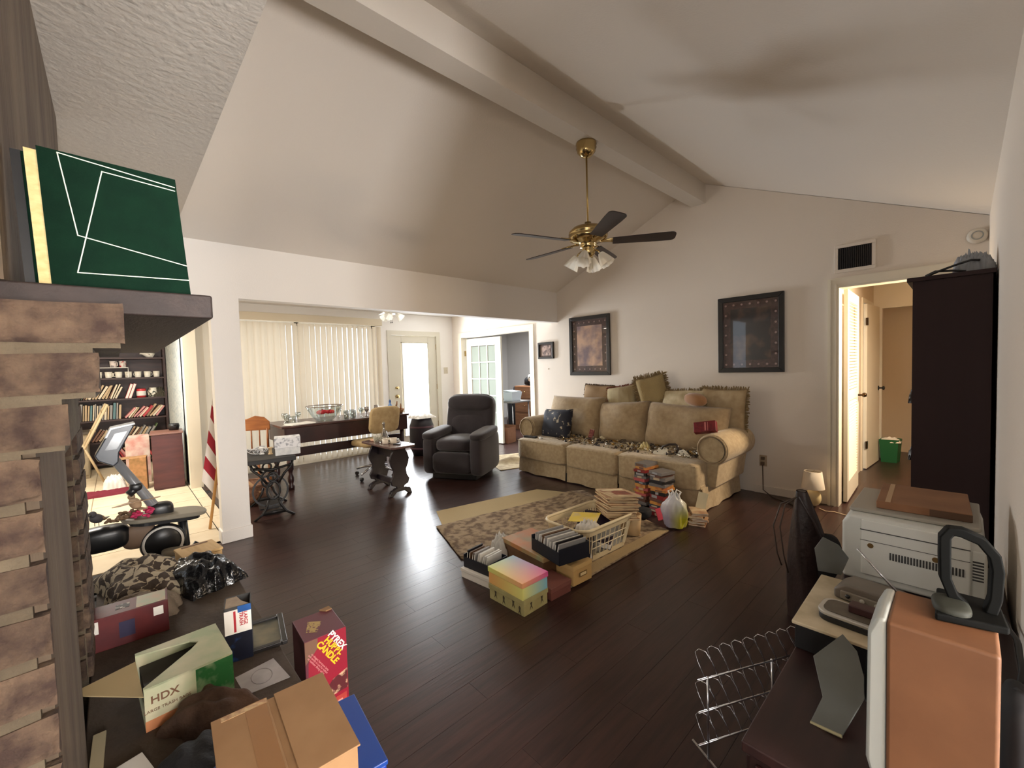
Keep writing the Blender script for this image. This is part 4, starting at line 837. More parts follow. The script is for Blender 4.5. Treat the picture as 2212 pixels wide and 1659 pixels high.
# ceiling fan
def fan_blade(L_, w_, t_=.006):
    P = [(.0,-w_*.38),(L_*.75,-w_/2)]+arc(L_-w_*.30,-w_*.2,w_*.30,-90,0,5)+arc(L_-w_*.30,w_*.2,w_*.30,0,90,5)+[(L_*.75,w_/2),(0,w_*.38)]
    return MB().prism(P,-t_/2,t_/2)
t = thing('ceiling_fan','brass ceiling fan with five dark blades hanging from the ridge beam','ceiling fan',(-2.055,2.80,3.13))
MB().lathe([(0,0),(.078,0),(.082,-.015),(.075,-.028),(.08,-.042),(.07,-.06),(.072,-.07),(.052,-.092),(.036,-.106),(.014,-.115),(0,-.115)],32).build('canopy', brass, t, smooth=True)
MB().tube([(0,0,-.11),(0,0,-.62)],.007,10).build('downrod', mat('old_brass',(176,150,96),.35,metal=.9), t, smooth=True)
MB().lathe([(0,-.615),(.026,-.617),(.024,-.635),(.06,-.645),(.12,-.662),(.15,-.69),(.154,-.71),(.142,-.718),(.155,-.726),(.148,-.752),(.115,-.768),(.07,-.778),(.062,-.80),(.066,-.82),(0,-.82)],36).build('motor_housing', brass, t, smooth=True)
MB().lathe([(.055,-.80),(.05,-.82),(.055,-.85),(.046,-.875),(.02,-.89),(0,-.895)],28).build('light_fitter', brass, t, smooth=True)
bl = mat('walnut_blade',(46,30,28),.45,col2=(34,22,20),vs=5,stretch=(1,8,1))
for k in range(5):
    a = R(36+72*k)
    bo = fan_blade(.47,.125).build('blade', bl, t, (.19*math.cos(a),.19*math.sin(a),-.775), (R(-12),0,a))
    MB().tube([(-.09,0,.0),(-.05,.012,.006),(0,.02,.007),(.07,.014,.006)],.007,8).tube([(-.09,0,.0),(-.05,-.012,.006),(0,-.02,.007),(.07,-.014,.006)],.007,8).box(-.01,.06,-.03,.03,.003,.006).build('blade_iron', brass, bo, smooth=False)
tul = cloudmat('frosted_glass',(236,232,222),.45)
for k in range(4):
    a = R(20+90*k); h_ = bpy.data.objects.new('lamp_arm', MB().tube([(.03,0,0),(.06,0,.005),(.085,0,-.012),(.095,0,-.03)],.007,8).mesh('lamp_arm', brass, True)); COL.objects.link(h_); h_.parent = t; h_.location = (0,0,-.845); h_.rotation_euler = (0,0,a)
    def tf(u, v): an = 2*PI*u; r_ = .022+.035*v**.8+.006*math.sin(8*an)*v; return (r_*math.cos(an),r_*math.sin(an),-.105*v)
    o = MB().grid(tf,32,8,cu=True).build('glass_shade', tul, h_, (.098,0,-.028), (0,R(-32),0), smooth=True)
for x in (.02,-.015): MB().tube([(x,.02,-.88),(x+.004,.02,-.985)],.0012,4).build('pull_chain', brass, t); 
MB().lathe([(0,0),(.008,.004),(.01,.02),(.004,.032),(0,.034)],10,(.024,.02,-1.015)).build('pull_knob', whitep, t, smooth=True)
# sun room fan light
t = thing('sunroom_fan','white ceiling fan with glass lamp cups on the sun room ceiling','ceiling fan',(-5.55,2.90,2.379))
MB().lathe([(0,0),(.07,0),(.08,-.03),(.05,-.06),(.05,-.08),(.11,-.10),(.12,-.15),(.08,-.19),(.05,-.205),(0,-.205)],28).build('motor_housing', whitep, t, smooth=True)
for k in range(4):
    a = R(75+90*k); fan_blade(.48,.13).build('blade', whitep, t, (.13*math.cos(a),.13*math.sin(a),-.13), (R(-10),0,a), )
for k in range(3):
    a = R(200+120*k); o = MB().grid(tf,28,7,cu=True).build('glass_shade', tul, t, (.07*math.cos(a),.07*math.sin(a),-.19), (0,R(-50),a), smooth=True)
for x in (-.02,.02): MB().tube([(x,0,-.20),(x,0,-.32)],.0015,4).lathe([(0,-.33),(.007,-.325),(.007,-.315),(0,-.31)],8,(x,0,0)).build('pull_chain', blackp, t)
# ================================================================ SUN ROOM FURNITURE
dw = mat('mahogany',(58,30,28),.35,col2=(38,20,20),vs=4,stretch=(6,1,1))
t = thing('console_table','long dark mahogany table under the vertical blinds','table',(-5.78,2.22,0))
MB().box(-.35,.35,-.83,.83,.735,.765).build('tabletop', mat('mahogany_top',(84,56,50),.28,col2=(60,38,36),vs=4,stretch=(6,1,1)), t, bev=.008)
MB().box(.325,.345,-.80,.80,.545,.735).box(-.345,-.325,-.80,.80,.545,.735).box(-.33,.33,-.80,-.78,.545,.735).box(-.33,.33,.78,.80,.545,.735).build('apron', dw, t, bev=.004)
MB().box(.16,.20,-.76,.76,.365,.47).build('stretcher_board', dw, t, bev=.006)
tp = [(0,0),(.035,0),(.04,.04),(.022,.06),(.034,.10),(.036,.14),(.020,.19),(.026,.22),(.036,.24),(.036,.34),(.026,.36),(.03,.545),(0,.545)]
for sx in (-1,1):
    for sy in (-1,1): MB().lathe(tp,20).build('leg', dw, t, (sx*.29,sy*.74,0), smooth=True)
TZ = .7655
glas = glassmat('clear_glass',(244,248,248),.10); 
def bowlfn(r0, r1, h_, sc, amp): return lambda u, v: ((r0+(r1-r0)*v**.6+amp*math.sin(sc*2*PI*u)*v)*math.cos(2*PI*u),(r0+(r1-r0)*v**.6+amp*math.sin(sc*2*PI*u)*v)*math.sin(2*PI*u),h_*v)
t = thing('punch_bowl','large scalloped clear glass punch bowl holding red flowers','bowl',(-5.62,1.95,TZ)); MB().grid(bowlfn(.08,.21,.19,10,.012),60,14,cu=True).lathe([(0,.001),(.08,.001)],30).build('bowl_body', glassmat('cut_glass',(226,232,230),.22), t, smooth=True)
MB().tube([((.21+.012*math.sin(20*PI*u/60))*math.cos(2*PI*u/60),(.21+.012*math.sin(20*PI*u/60))*math.sin(2*PI*u/60),.19) for u in range(60)],.006,6,True).build('rim', mat('rim_dark',(120,104,92),.2), t)
redf = mat('red_petals',(214,30,44),.6)
for i,(x,y) in enumerate([(.04,-.06),(.05,.05),(-.05,-.01)]):
    f = thing('red_flower',['left','right','rear'][i]+' one of three red silk flowers inside the glass punch bowl','flower',(-5.62+x,1.95+y,TZ+.10),group='flowers in the punch bowl')
    for k in range(6): MB().sup((.03*math.cos(k*1.05),.03*math.sin(k*1.05),.012),(.05,.035,.045),2.2,10,6,(0,R(-25),k*1.05)).build('petal', redf, f, smooth=True)
    MB().sup((0,0,.03),(.03,.03,.03),2,10,6).build('flower_heart', mat('dark_red',(140,14,26),.6), f, smooth=True)
def cup(name, label, cat, loc, r_, h_, m, grp=None, handle=False, stem=False):
    t = thing(name, label, cat, loc, group=grp, rz=rnd.uniform(0,6))
    if stem: MB().lathe([(0,0),(r_*.9,.002),(.008,.008),(.006,h_*.45),(r_*.6,h_*.55),(r_,h_*.78),(r_*.9,h_),(r_*.86,h_),(r_*.94,h_*.78),(0,h_*.56)],20).build('glass_body', m, t, smooth=True)
    else: MB().lathe([(0,0),(r_*.8,0),(r_*.85,.004),(r_,h_),(r_*.93,h_),(r_*.8,.008),(0,.008)],20).build('cup_body', m, t, smooth=True)
    if handle: MB().tube([(r_*.9,0,h_*.8),(r_*1.5,0,h_*.75),(r_*1.6,0,h_*.45),(r_*1.4,0,h_*.25),(r_*.85,0,h_*.22)],.005,6).build('handle', m, t, smooth=True)
    return t
gl = glassmat('glassware',(236,240,238),.2)
pos = [(-5.70,1.50),(-5.58,1.56),(-5.82,1.56),(-5.72,1.66),(-5.55,2.20),(-5.68,2.25),(-5.80,2.20),(-5.60,2.32),(-5.75,2.36),(-5.55,2.40)]
for i,(x,y) in enumerate(pos): cup('drinking_glass',f'{"tall stemmed" if i%3==0 else "short plain"} clear glass, {ORD[i]} from the near end of the long mahogany table','glass',(x,y,TZ),.035,.10 if i%3 else .13,gl,'glassware on the long table',stem=(i%3==0))
cup('dark_goblet','dark-patterned goblet in the middle of the long mahogany table','goblet',(-5.60,2.50,TZ),.035,.13,mat('goblet_dark',(70,60,58),.3,col2=(190,180,170),vs=30),stem=True)
cup('dark_goblet','tall dark-patterned goblet next to the white bowl','goblet',(-5.52,2.60,TZ),.03,.15,MATS['goblet_dark'],stem=True)
t = thing('white_bowl','wide white bowl on the long mahogany table','bowl',(-5.62,2.74,TZ)); MB().lathe([(0,0),(.07,0),(.075,.006),(.12,.11),(.113,.11),(.07,.012),(0,.012)],28).build('bowl_body', whitep, t, smooth=True)
t = thing('blue_bottle','pale blue spray bottle on the long mahogany table','bottle',(-5.50,2.80,TZ)); MB().lathe([(0,0),(.035,0),(.036,.10),(.03,.13),(.014,.15),(.014,.17),(0,.17)],20).build('bottle_body', mat('pale_blue',(110,150,206),.35), t, smooth=True); MB().lathe([(.016,.17),(.016,.19),(.008,.21),(0,.21)],14).build('cap', mat('deep_blue',(60,96,160),.4), t, smooth=True); MB().box(.030,.0375,-.02,.02,.02,.08).build('label', paperm, t)
t = thing('fruit_basket','small woven basket with brown driftwood at the end of the long table','basket',(-5.60,2.96,TZ)); MB().lathe([(0,0),(.07,0),(.10,.06),(.092,.06),(.065,.006),(0,.006)],22).build('basket_body', mat('wicker',(150,104,56),.8,bump=.8,bs=90), t, smooth=True)
MB().tube([(-.06,0,.05),(-.05,.02,.12),(-.055,.03,.17)],[.012,.012,.006],8).tube([(0,0,.05),(.01,-.02,.12),(.04,-.03,.13)],[.014,.012,.006],8).tube([(.04,.03,.05),(.05,.03,.10),(.07,.02,.14)],[.012,.010,.006],8).build('driftwood', mat('driftwood',(140,94,52),.7), t, smooth=True)
t = thing('paper_pile','loose pile of white papers at the near end of the long table','paper',(-5.50,1.60,TZ),R(8))
for i in range(5): MB().obox((rnd.uniform(-.02,.02),rnd.uniform(-.02,.02),.0015+.003*i),(.20,.28,.0028),(0,0,rnd.uniform(-.2,.2))).build('sheet', paperm, t)
# office chair
t = thing('rolling_chair','beige rolling desk chair with chrome frame facing the long table','chair',(-5.31,2.45,0),R(-80))
oat = mat('oat_fabric',(196,172,128),.9,col2=(180,154,110),vs=16,bump=.4,bs=160)
MB().sup((0,-.02,.45),(.46,.46,.09),4).build('seat', oat, t, smooth=True); MB().sup((0,.25,.76),(.44,.07,.34),5,rot=(R(-10),0,0)).build('backrest', oat, t, smooth=True)
MB().tube([(0,.16,.40),(0,.27,.42),(0,.29,.52),(0,.27,.62)],.014,8).build('back_bar', chrome, t, smooth=True)
MB().tube([(0,0,.13),(0,0,.42)],.022,12).build('column', chrome, t, smooth=True)
for k in range(4):
    a = R(20+90*k); o = MB().tube([(0,0,.14),(.16*math.cos(a),.16*math.sin(a),.12),(.28*math.cos(a),.28*math.sin(a),.085)],[.018,.015,.012],8).build('foot', chrome, t, smooth=True)
    MB().lathe([(0,-.012),(.024,-.012),(.024,.012),(0,.012)],16,(.28*math.cos(a),.28*math.sin(a),.0245),(R(90),0,a)).build('caster', blackp, o)
# barrel with things
t = thing('barrel_table','dark barrel-shaped side table by the glass door','side table',(-6.05,3.62,0)); MB().lathe([(0,0),(.15,0),(.19,.12),(.20,.30),(.19,.48),(.15,.60),(0,.60)],28).build('barrel_body', mat('barrel_wood',(48,40,46),.5,col2=(34,28,34),vs=5), t, smooth=True)
for z in (.12,.46): MB().lathe([(.192,z-.015),(.197,z),(.192,z+.015)],28).build('hoop', mat('hoop_pink',(110,84,92),.4,metal=.5), t, smooth=True)
tag(heap(.34,.34,.07,61,24,24,.4,5).build('white_doily', paperm, None,(-6.05,3.62,.601),smooth=True),'heap of white linen on the barrel side table','linen')
# carved end table
t = thing('end_table','small dark carved trestle table with scrolled ends in the middle of the floor','side table',(-4.52,2.25,0),R(2))
et = mat('ebony_wood',(44,36,42),.3,col2=(30,24,28),vs=5,bump=.2,bs=30)
MB().prism([(-.36,-.13),(-.34,-.15),(.34,-.15),(.37,-.12),(.37,.12),(.34,.15),(-.34,.15),(-.36,.13)],.535,.56).build('tabletop', mat('ebony_top',(96,74,70),.22), t, bev=.006)
half = [(.03,.06),(.05,.10),(.10,.12),(.115,.17),(.085,.22),(.075,.28),(.105,.34),(.12,.40),(.10,.46),(.075,.50),(.085,.535)]
side = half+[(-x,z) for x,z in half[::-1]]
for x in (-.24,.24):
    o = MB().prism(side,x-.016,x+.016,'x').build('end_panel', et, t, bev=.005)
    MB().prism([(-.14,0),(-.12,.05),(-.06,.085),(.06,.085),(.12,.05),(.14,0),(.10,0),(.05,.045),(-.05,.045),(-.10,0)],x-.025,x+.025,'x').build('sled_foot', et, t, bev=.006)
    for s in (-1,1): MB().tube([(x,s*(.10+.025*math.cos(k*.6)*(1-k/14)),.035+.03*math.sin(k*.6)*(1-k/14)) for k in range(10)],.012,6).build('scroll', et, t, smooth=True)
MB().box(-.24,.24,-.02,.02,.10,.16).build('stretcher', et, t, bev=.005); MB().box(-.24,.24,-.012,.012,.40,.535).build('top_rail', et, t)
EZ = .5605
t = thing('glass_decanter','slender clear glass decanter on the carved end table','decanter',(-4.60,2.25,EZ)); MB().lathe([(0,0),(.05,0),(.055,.02),(.045,.06),(.02,.12),(.012,.17),(.014,.21),(.018,.215),(.012,.21),(0,.02)],22).build('bottle_body', glassmat('decanter_glass',(226,222,214),.3), t, smooth=True); MB().lathe([(0,.21),(.012,.212),(.015,.225),(0,.24)],12).build('stopper', glas, t, smooth=True)
mcup = mat('china_white',(232,222,206),.3)
for i,(x,y,r_,h_,l) in enumerate([(-4.68,2.20,.045,.06,'white china cup left of the glass decanter'),(-4.47,2.20,.04,.055,'white china cup right of the glass decanter'),(-4.42,2.27,.042,.06,'white china cup at the right end of the end table')]): cup('china_cup',l+' on the end table','cup',(x,y,EZ),r_,h_,mcup,handle=True)
t = thing('pink_dish','flat pinkish dish at the left end of the carved end table','dish',(-4.76,2.22,EZ)); MB().lathe([(0,0),(.05,0),(.07,.014),(.066,.014),(.045,.004),(0,.004)],24).build('dish_body', mat('pinkish_china',(226,186,160),.4), t, smooth=True)
tag(heap(.13,.09,.04,71,20,16,.4).build('silver_ornament', mat('silver_grey',(150,150,156),.25,metal=.7), None,(-4.50,2.32,EZ),smooth=True),'small silver-grey ornament at the back of the end table','ornament')
t = thing('glass_vase','squat ribbed clear glass vase in front of the decanter','vase',(-4.58,2.165,EZ)); MB().grid(bowlfn(.03,.05,.08,9,.003),36,10,cu=True).build('vase_body', gl, t, smooth=True)
tag(MB().obox((0,0,.006),(.09,.03,.012)).build('remote_control', blackp, None,(-4.30,2.25,EZ),(0,0,R(20)),bev=.003),'small dark remote control at the right edge of the end table','remote')
# treadle table behind the column
t = thing('treadle_table','black cast-iron sewing treadle table behind the white column','table',(-4.80,1.10,0),R(-8))
iron = mat('cast_iron',(30,28,28),.45,metal=.4)
MB().box(-.34,.34,-.20,.20,.545,.585).build('tabletop', mat('black_top',(26,23,23),.6), t, bev=.005)
def ironend(x):
    b = MB(); T_ = lambda pts, r_=.012: b.tube([(x,*p) for p in pts],r_,8)
    T_([(-.17,.0),(-.10,.05),(-.06,.12),(-.04,.18)]); T_([(.17,.0),(.10,.05),(.06,.12),(.04,.18)]); b.box(x-.01,x+.01,-.10,.10,.04,.075)
    b.tube([(x,.055*math.cos(a*PI/10),.27+.085*math.sin(a*PI/10)) for a in range(20)],.011,8,True); b.tube([(x,.04*math.cos(a*PI/10),.40+.04*math.sin(a*PI/10)) for a in range(20)],.010,8,True)
    T_([(-.05,.34),(-.10,.42),(-.16,.48),(-.18,.545)]); T_([(.05,.34),(.10,.42),(.16,.48),(.18,.545)]); T_([(-.18,.50),(0,.47),(.18,.50)]); return b
for x in (-.27,.27): ironend(x).build('iron_end', iron, t, smooth=True)
MB().tube([(-.27,0,.18),(.27,0,.18)],.011,8).tube([(-.27,.06,.06),(.27,.06,.06)],.011,8).build('cross_rod', iron, t); MB().box(-.15,.15,-.11,.09,.06,.075).build('treadle_plate', iron, t)
MB().lathe([(.14,-.01),(.155,-.01),(.155,.01),(.14,.01),(.14,-.01)],36,(.23,-.02,.26),(0,R(90),0)).build('flywheel', iron, t, smooth=False)
t = thing('marbled_box','white box with grey marbled foil pattern on the treadle table','box',(-4.64,1.235,.5855),R(-14)); mbm = mat('marble_foil',(222,222,224),.4,col2=(150,152,158),vs=26,lo=.5,hi=.62)
MB().box(-.09,.09,-.11,.11,0,.08).build('box_body', mat('white_foil',(226,226,224),.5,col2=(196,198,200),vs=20), t, bev=.003); MB().box(-.094,.094,-.114,.114,.07,.17).build('lid', mbm, t, bev=.003)
cb = mat('grey_cable',(176,176,178),.5); q = random.Random(5)
for i in range(2):
    pts = []; a0 = q.uniform(0,6)
    for k in range(26): a = a0+k*.55; r_ = .06+.03*math.sin(k*.8+i); pts.append((-4.86+r_*1.3*math.cos(a)+q.uniform(-.01,.01),1.0+r_*math.sin(a)+.02*i,.594+.012*i+.022*(1+math.sin(k*1.1+i))))
    tag(MB().tube(pts,.0045,6).build('coiled_cable', cb, smooth=True),['lower','upper'][i]+' pale grey cable tangled on the treadle table','cable','cables on the treadle table')
for i in range(3):
    t = thing('spool',f'small spool on the treadle table, {ORD[i]} from the column','spool',(-4.78+.07*i-.02,1.04+.06*i,.5855)); MB().lathe([(0,0),(.022,0),(.022,.008),(.015,.01),(.015,.06),(.022,.062),(.022,.07),(0,.07)],16).build('spool_body', [whitep,mat('spool_tan',(186,160,120),.6),mat('spool_dark',(60,54,50),.6)][i], t, smooth=True)
# wooden chair back and basket behind it
t = thing('wooden_chair','old brown wooden chair with a curved crest behind the treadle table','chair',(-5.78,1.09,0),R(60)); cw = mat('honey_wood',(160,98,48),.45,col2=(134,78,36),vs=5,stretch=(1,1,5))
MB().box(-.21,.21,-.20,.20,.42,.45).build('seat', cw, t, bev=.01); MB().prism([(-.21,.70),(-.20,.82),(-.12,.86),(-.05,.84),(.05,.88),(.15,.86),(.21,.80),(.21,.70)],.185,.205,'y').build('crest_rail', cw, t, bev=.005)
for x in (-.18,.18): MB().tube([(x,.19,.44),(x,.195,.72)],.014,8).build('back_post', cw, t, smooth=True)
for x in (-.09,0,.09): MB().tube([(x,.19,.44),(x,.195,.72)],.008,8).build('spindle', cw, t, smooth=True)
for x in (-.18,.18):
    for y in (-.17,.17): MB().tube([(x*1.08,y*1.08,0),(x,y,.43)],[.013,.017],8).build('leg', cw, t, smooth=True)
t = thing('low_basket','low brown wicker basket on the floor behind the treadle table','basket',(-5.31,1.0,0),R(10)); MB().lathe([(0,0),(.17,0),(.20,.20),(.19,.20),(.16,.008),(0,.008)],28).build('basket_body', mat('brown_wicker',(132,92,66),.85,col2=(104,70,50),vs=30,bump=.9,bs=80), t, smooth=True); MB().tube([(.2*math.cos(a*PI/14),.2*math.sin(a*PI/14),.20) for a in range(28)],.012,6,True).build('rim', MATS['brown_wicker'], t, smooth=True)
tag(MB().obox((0,0,0),(.34,.035,.012)).build('wooden_batten', mat('tan_slat',(170,134,98),.6), None,(-5.24,1.0,.22),(0,R(34),R(38))),'tan wooden batten leaning in the low wicker basket','wood')
# den: table, tub, dresser, toy, paper bag
t = thing('folding_table','small table with chrome legs seen through the french doors','table',(-6.10,5.62,0)); MB().box(-.32,.36,-.25,.25,.70,.73).build('tabletop', mat('grey_laminate',(130,128,126),.4), t, bev=.006)
for x in (-.28,.32):
    for y in (-.21,.21): MB().tube([(x*1.06,y*1.06,0),(x,y,.70)],.012,8).build('leg', chrome, t, smooth=True)
t = thing('storage_tub','pale blue translucent tub on the chrome-legged table in the far room','tub',(-5.93,5.55,.7305)); MB().lathe([(0,0),(.13,0),(.16,.17),(.152,.17),(.125,.006),(0,.006)],4,rot=(0,0,R(45)),sx=1.2).build('tub_body', mat('tub_blue',(206,216,226),.35), t, bev=.01); tag_ = MB().obox((0,0,.185),(.26,.22,.02),(0,R(4),0)).build('lid', mat('tub_lid',(206,216,222),.4), t)
tag(heap(.22,.2,.07,83,20,18,.4).build('dark_bundle', mat('black_cloth',(18,18,22),.85), None,(-6.28,5.70,.7305),smooth=True),'dark bundle of cloth beside the pale blue tub','cloth')
t = thing('dresser','plain brown dresser in the far room behind the french doors','dresser',(-6.48,6.72,0)); bdm = mat('brown_veneer',(134,92,60),.5,col2=(118,78,50),vs=4,stretch=(1,1,6)); MB().box(-.30,.36,-.30,.30,0,.96).build('body', bdm, t, bev=.006)
for z in (.1,.4,.7): o = MB().box(-.27,.33,-.315,-.30,z,z+.25).build('drawer', bdm, t, bev=.004); MB().sup((.03,-.325,z+.135),(.03,.02,.03),2,10,8).build('knob', brass, o, smooth=True)
t = thing('plush_toy','black and white plush animal sitting on the brown dresser','toy',(-6.52,6.66,.9605),R(-20)); bkf = mat('black_plush',(20,19,21),.95,bump=.6,bs=120); whf = mat('white_plush',(214,206,192),.95,bump=.6,bs=120)
MB().sup((-.04,.02,.10),(.32,.24,.20),2.3).sup((-.17,.02,.05),(.14,.16,.09),2.3).build('body', bkf, t, smooth=True); hd = MB().sup((.12,-.02,.17),(.19,.18,.18),2.2).build('head', whf, t, smooth=True)
for s in (-1,1): MB().sup((.12+s*.075,-.02,.255),(.06,.04,.06),2,12,8).build('ear', bkf, hd, smooth=True); MB().sup((.12+s*.04,-.10,.185),(.035,.02,.045),2,10,8).build('eye_patch', bkf, hd, smooth=True)
MB().sup((.12,-.11,.15),(.03,.02,.02),2,10,8).build('nose', bkf, hd, smooth=True)
tag(heap(.34,.4,.86,87,26,24,.12,4,.35).build('coat_pile', MATS['black_cloth'], None,(-7.05,6.75,0),smooth=True),'tall pile of black coats beside the brown dresser','clothing')
t = thing('paper_bag','open brown paper bag on the floor below the chrome-legged table','bag',(-5.80,5.20,0),R(12)); MB().box(-.17,.17,-.13,.13,0,.004).box(-.17,-.166,-.13,.13,0,.30).box(.166,.17,-.13,.13,0,.28).box(-.17,.17,-.13,-.126,0,.29).box(-.17,.17,.126,.13,0,.31).build('bag_body', mat('kraft_bag',(156,112,84),.85,col2=(138,96,70),vs=8), t); MB().tube([(-.05,-.13,.28),(-.05,-.14,.35),(.05,-.14,.35),(.05,-.13,.28)],.005,6).build('handle', MATS['kraft_bag'], t)
# ================================================================ KITCHEN SIDE
# flag on a pole
t = thing('flag','red and white striped flag on a wooden pole leaning behind the column','flag',(-4.66,.565,0))
MB().tube([(0,0,.003),(-.0,.19,1.22)],.012,10).build('pole', mat('oak_pole',(196,148,88),.5), t, smooth=True)
fr_ = mat('flag_red',(158,30,46),.75); fw__ = mat('flag_white',(226,218,210),.75)
def flagpt(u, v):
    yl = .085-.12*v; return (-.02+.02*math.sin(u*8+v*4), yl+(.215-yl)*u, 1.24-.80*v-.42*u)
ns = 7
for k in range(ns):
    v0, v1 = k/ns, (k+1)/ns
    MB().grid(lambda a, b_: flagpt(a, v0+(v1-v0)*b_),12,4).build('stripe', fr_ if k % 2 else fw__, t, smooth=True)
# kitchen bookcase
kw = mat('bookcase_wood',(66,42,38),.5,col2=(48,30,28),vs=4,stretch=(1,1,6))
bx_ = -9.05; t = thing('bookcase','tall dark wooden bookcase full of books at the back of the kitchen','bookcase',(bx_,.0,0))
BW = .60
MB().box(-.30,0,-BW-.03,-BW,0,2.25).build('side_panel', kw, t); MB().box(-.30,0,BW,BW+.03,0,2.25).build('side_panel', kw, t); MB().box(-.30,-.285,-BW,BW,0,2.25).build('back_panel', kw, t)
shz = [.08,.413,.747,1.066,1.392,1.71,2.05]
for z in shz: MB().box(-.285,0,-BW,BW,z-.025,z).build('shelf', kw, t)
q = random.Random(11)
pal = [('tan',(196,170,134)),('red',(180,60,64)),('pink',(216,150,146)),('cream',(226,212,186)),('brown',(120,84,64)),('green',(104,124,80)),('dark green',(54,66,52)),('rose',(196,110,108)),('grey',(150,146,142)),('teal',(96,130,134))]
def shelf_books(z, si, y0, y1, lean, hm, prefer=None):
    y = y0; i = 0
    while y < y1-.05 and i < 20:
        w_ = q.uniform(.018,.036); h_ = q.uniform(.85,1.1)*hm; d_ = q.uniform(.15,.20); c = pal[q.choice(prefer)] if prefer else q.choice(pal); a = lean*q.uniform(.8,1.2)
        o = thing('book',f'{c[0]} book, {ORD[i]} from the left on the {si} shelf of the kitchen bookcase','book',(bx_-.12,y-.05,z+.001+ (w_*math.sin(abs(R(a))) if a else 0)),rot=(R(-a),0,0),group=f'books on the {si} kitchen shelf')
        m = mat('book_'+c[0].replace(' ','_'),c[1],.6); MB().box(-.10,-.10+d_,0,.003,0,h_).box(-.10,-.10+d_,w_-.003,w_,0,h_).box(-.10+d_-.003,-.10+d_,0,w_,0,h_).build('cover', m, o); MB().box(-.098,-.10+d_-.004,.003,w_-.003,.004,h_-.004).build('pages', paperm, o)
        y += w_/max(.35,math.cos(R(a)))+.003; i += 1
shelf_books(.413,'second',-.25,.60,30,.21,[0,3,5,4,8,0]); shelf_books(.08,'lowest',-.05,.50,-28,.23,[1,2,5,7,0]); shelf_books(.747,'third',-.40,.14,4,.24,[0,3,4,8,9,0]); shelf_books(.748,'third right-hand',.14,.60,38,.21,[2,1,3,0,7]); shelf_books(1.066,'fourth',-.42,.10,24,.22,[4,0,6,3,0]); 
for i,(y,c) in enumerate(((.11,1),(.15,7))): 
    o = thing('book',f'{"bright red" if i==0 else "pinkish"} book leaning on the fourth kitchen shelf beside the red tin','book',(bx_-.12,y,1.068),rot=(R(-18),0,0)); m=mat('book_'+pal[c][0],pal[c][1],.6); MB().box(-.1,.1,0,.035,0,.24).build('cover', m, o); MB().box(-.097,.1005,.004,.031,.004,.236).build('pages', paperm, o)
t2 = thing('red_tin','red and white tin on the fourth kitchen shelf','tin',(bx_-.1,.31,1.0665)); MB().lathe([(0,0),(.06,0),(.06,.13),(.055,.14),(0,.14)],20).build('tin_body', mat('tin_red',(206,62,66),.4), t2, smooth=True); MB().lathe([(.0605,.03),(.0612,.06),(.0605,.10)],20).build('label_band', paperm, t2, smooth=True)
t2 = thing('floral_jar','white jar with dark flowers on the fourth kitchen shelf','jar',(bx_-.1,.46,1.0665)); MB().lathe([(0,0),(.07,0),(.075,.08),(.05,.13),(.055,.15),(0,.15)],20).build('jar_body', mat('floral_china',(226,222,206),.4,col2=(60,66,54),vs=30,lo=.5,hi=.56), t2, smooth=True)
tag(heap(.16,.16,.13,93,22,20,.5,6).build('dried_flowers', mat('dried_stems',(70,66,54),.9), None,(bx_-.1,.54,1.0665)),'small dark dried flower bunch at the right of the fourth kitchen shelf','flowers')
for i in range(8):
    y = -.34+.115*i; c = cup('coffee_mug',f'white coffee mug, {ORD[i]} from the left on the mug shelf of the kitchen bookcase','mug',(bx_-.10,y+.05,1.3925),.045,.095,mat('mug_white',(238,232,218),.35),'mugs on the kitchen shelf',handle=True)
t2 = thing('wire_riser','white wire shelf riser over the mugs','rack',(bx_-.10,-.11,1.3925)); MB().tube([(-.1,-.2,0),(-.1,-.2,.16),(-.1,.28,.16),(-.1,.28,0)],.006,6).tube([(.08,-.2,0),(.08,-.2,.16),(.08,.28,.16),(.08,.28,0)],.006,6).box(-.1,.08,-.2,.28,.157,.163).build('wire_frame', whitep, t2)
for i,(y,l) in enumerate(((-.05,'white mug with grey print'),(.06,'white mug with a red print'))): cup('coffee_mug',l+' standing on the wire riser','mug',(bx_-.10,y+.05,1.5565),.045,.10,mat('mug_print_%d'%i,(226,214,206),.4,col2=((150,140,140) if i==0 else (190,50,60)),vs=14,lo=.55,hi=.6),handle=True)
t2 = thing('white_pitcher','white pitcher lying on the top kitchen shelf','pitcher',(bx_-.12,.42,1.77),rot=(R(62),0,0)); MB().lathe([(0,-.08),(.05,-.08),(.06,-.02),(.045,.06),(.055,.09),(.05,.09),(.04,.06),(0,-.06)],20).build('pitcher_body', MATS['mug_white'], t2, smooth=True); MB().tube([(.05,0,-.03),(.09,0,.0),(.09,0,.05),(.05,0,.07)],.007,6).build('handle', MATS['mug_white'], t2, smooth=True)
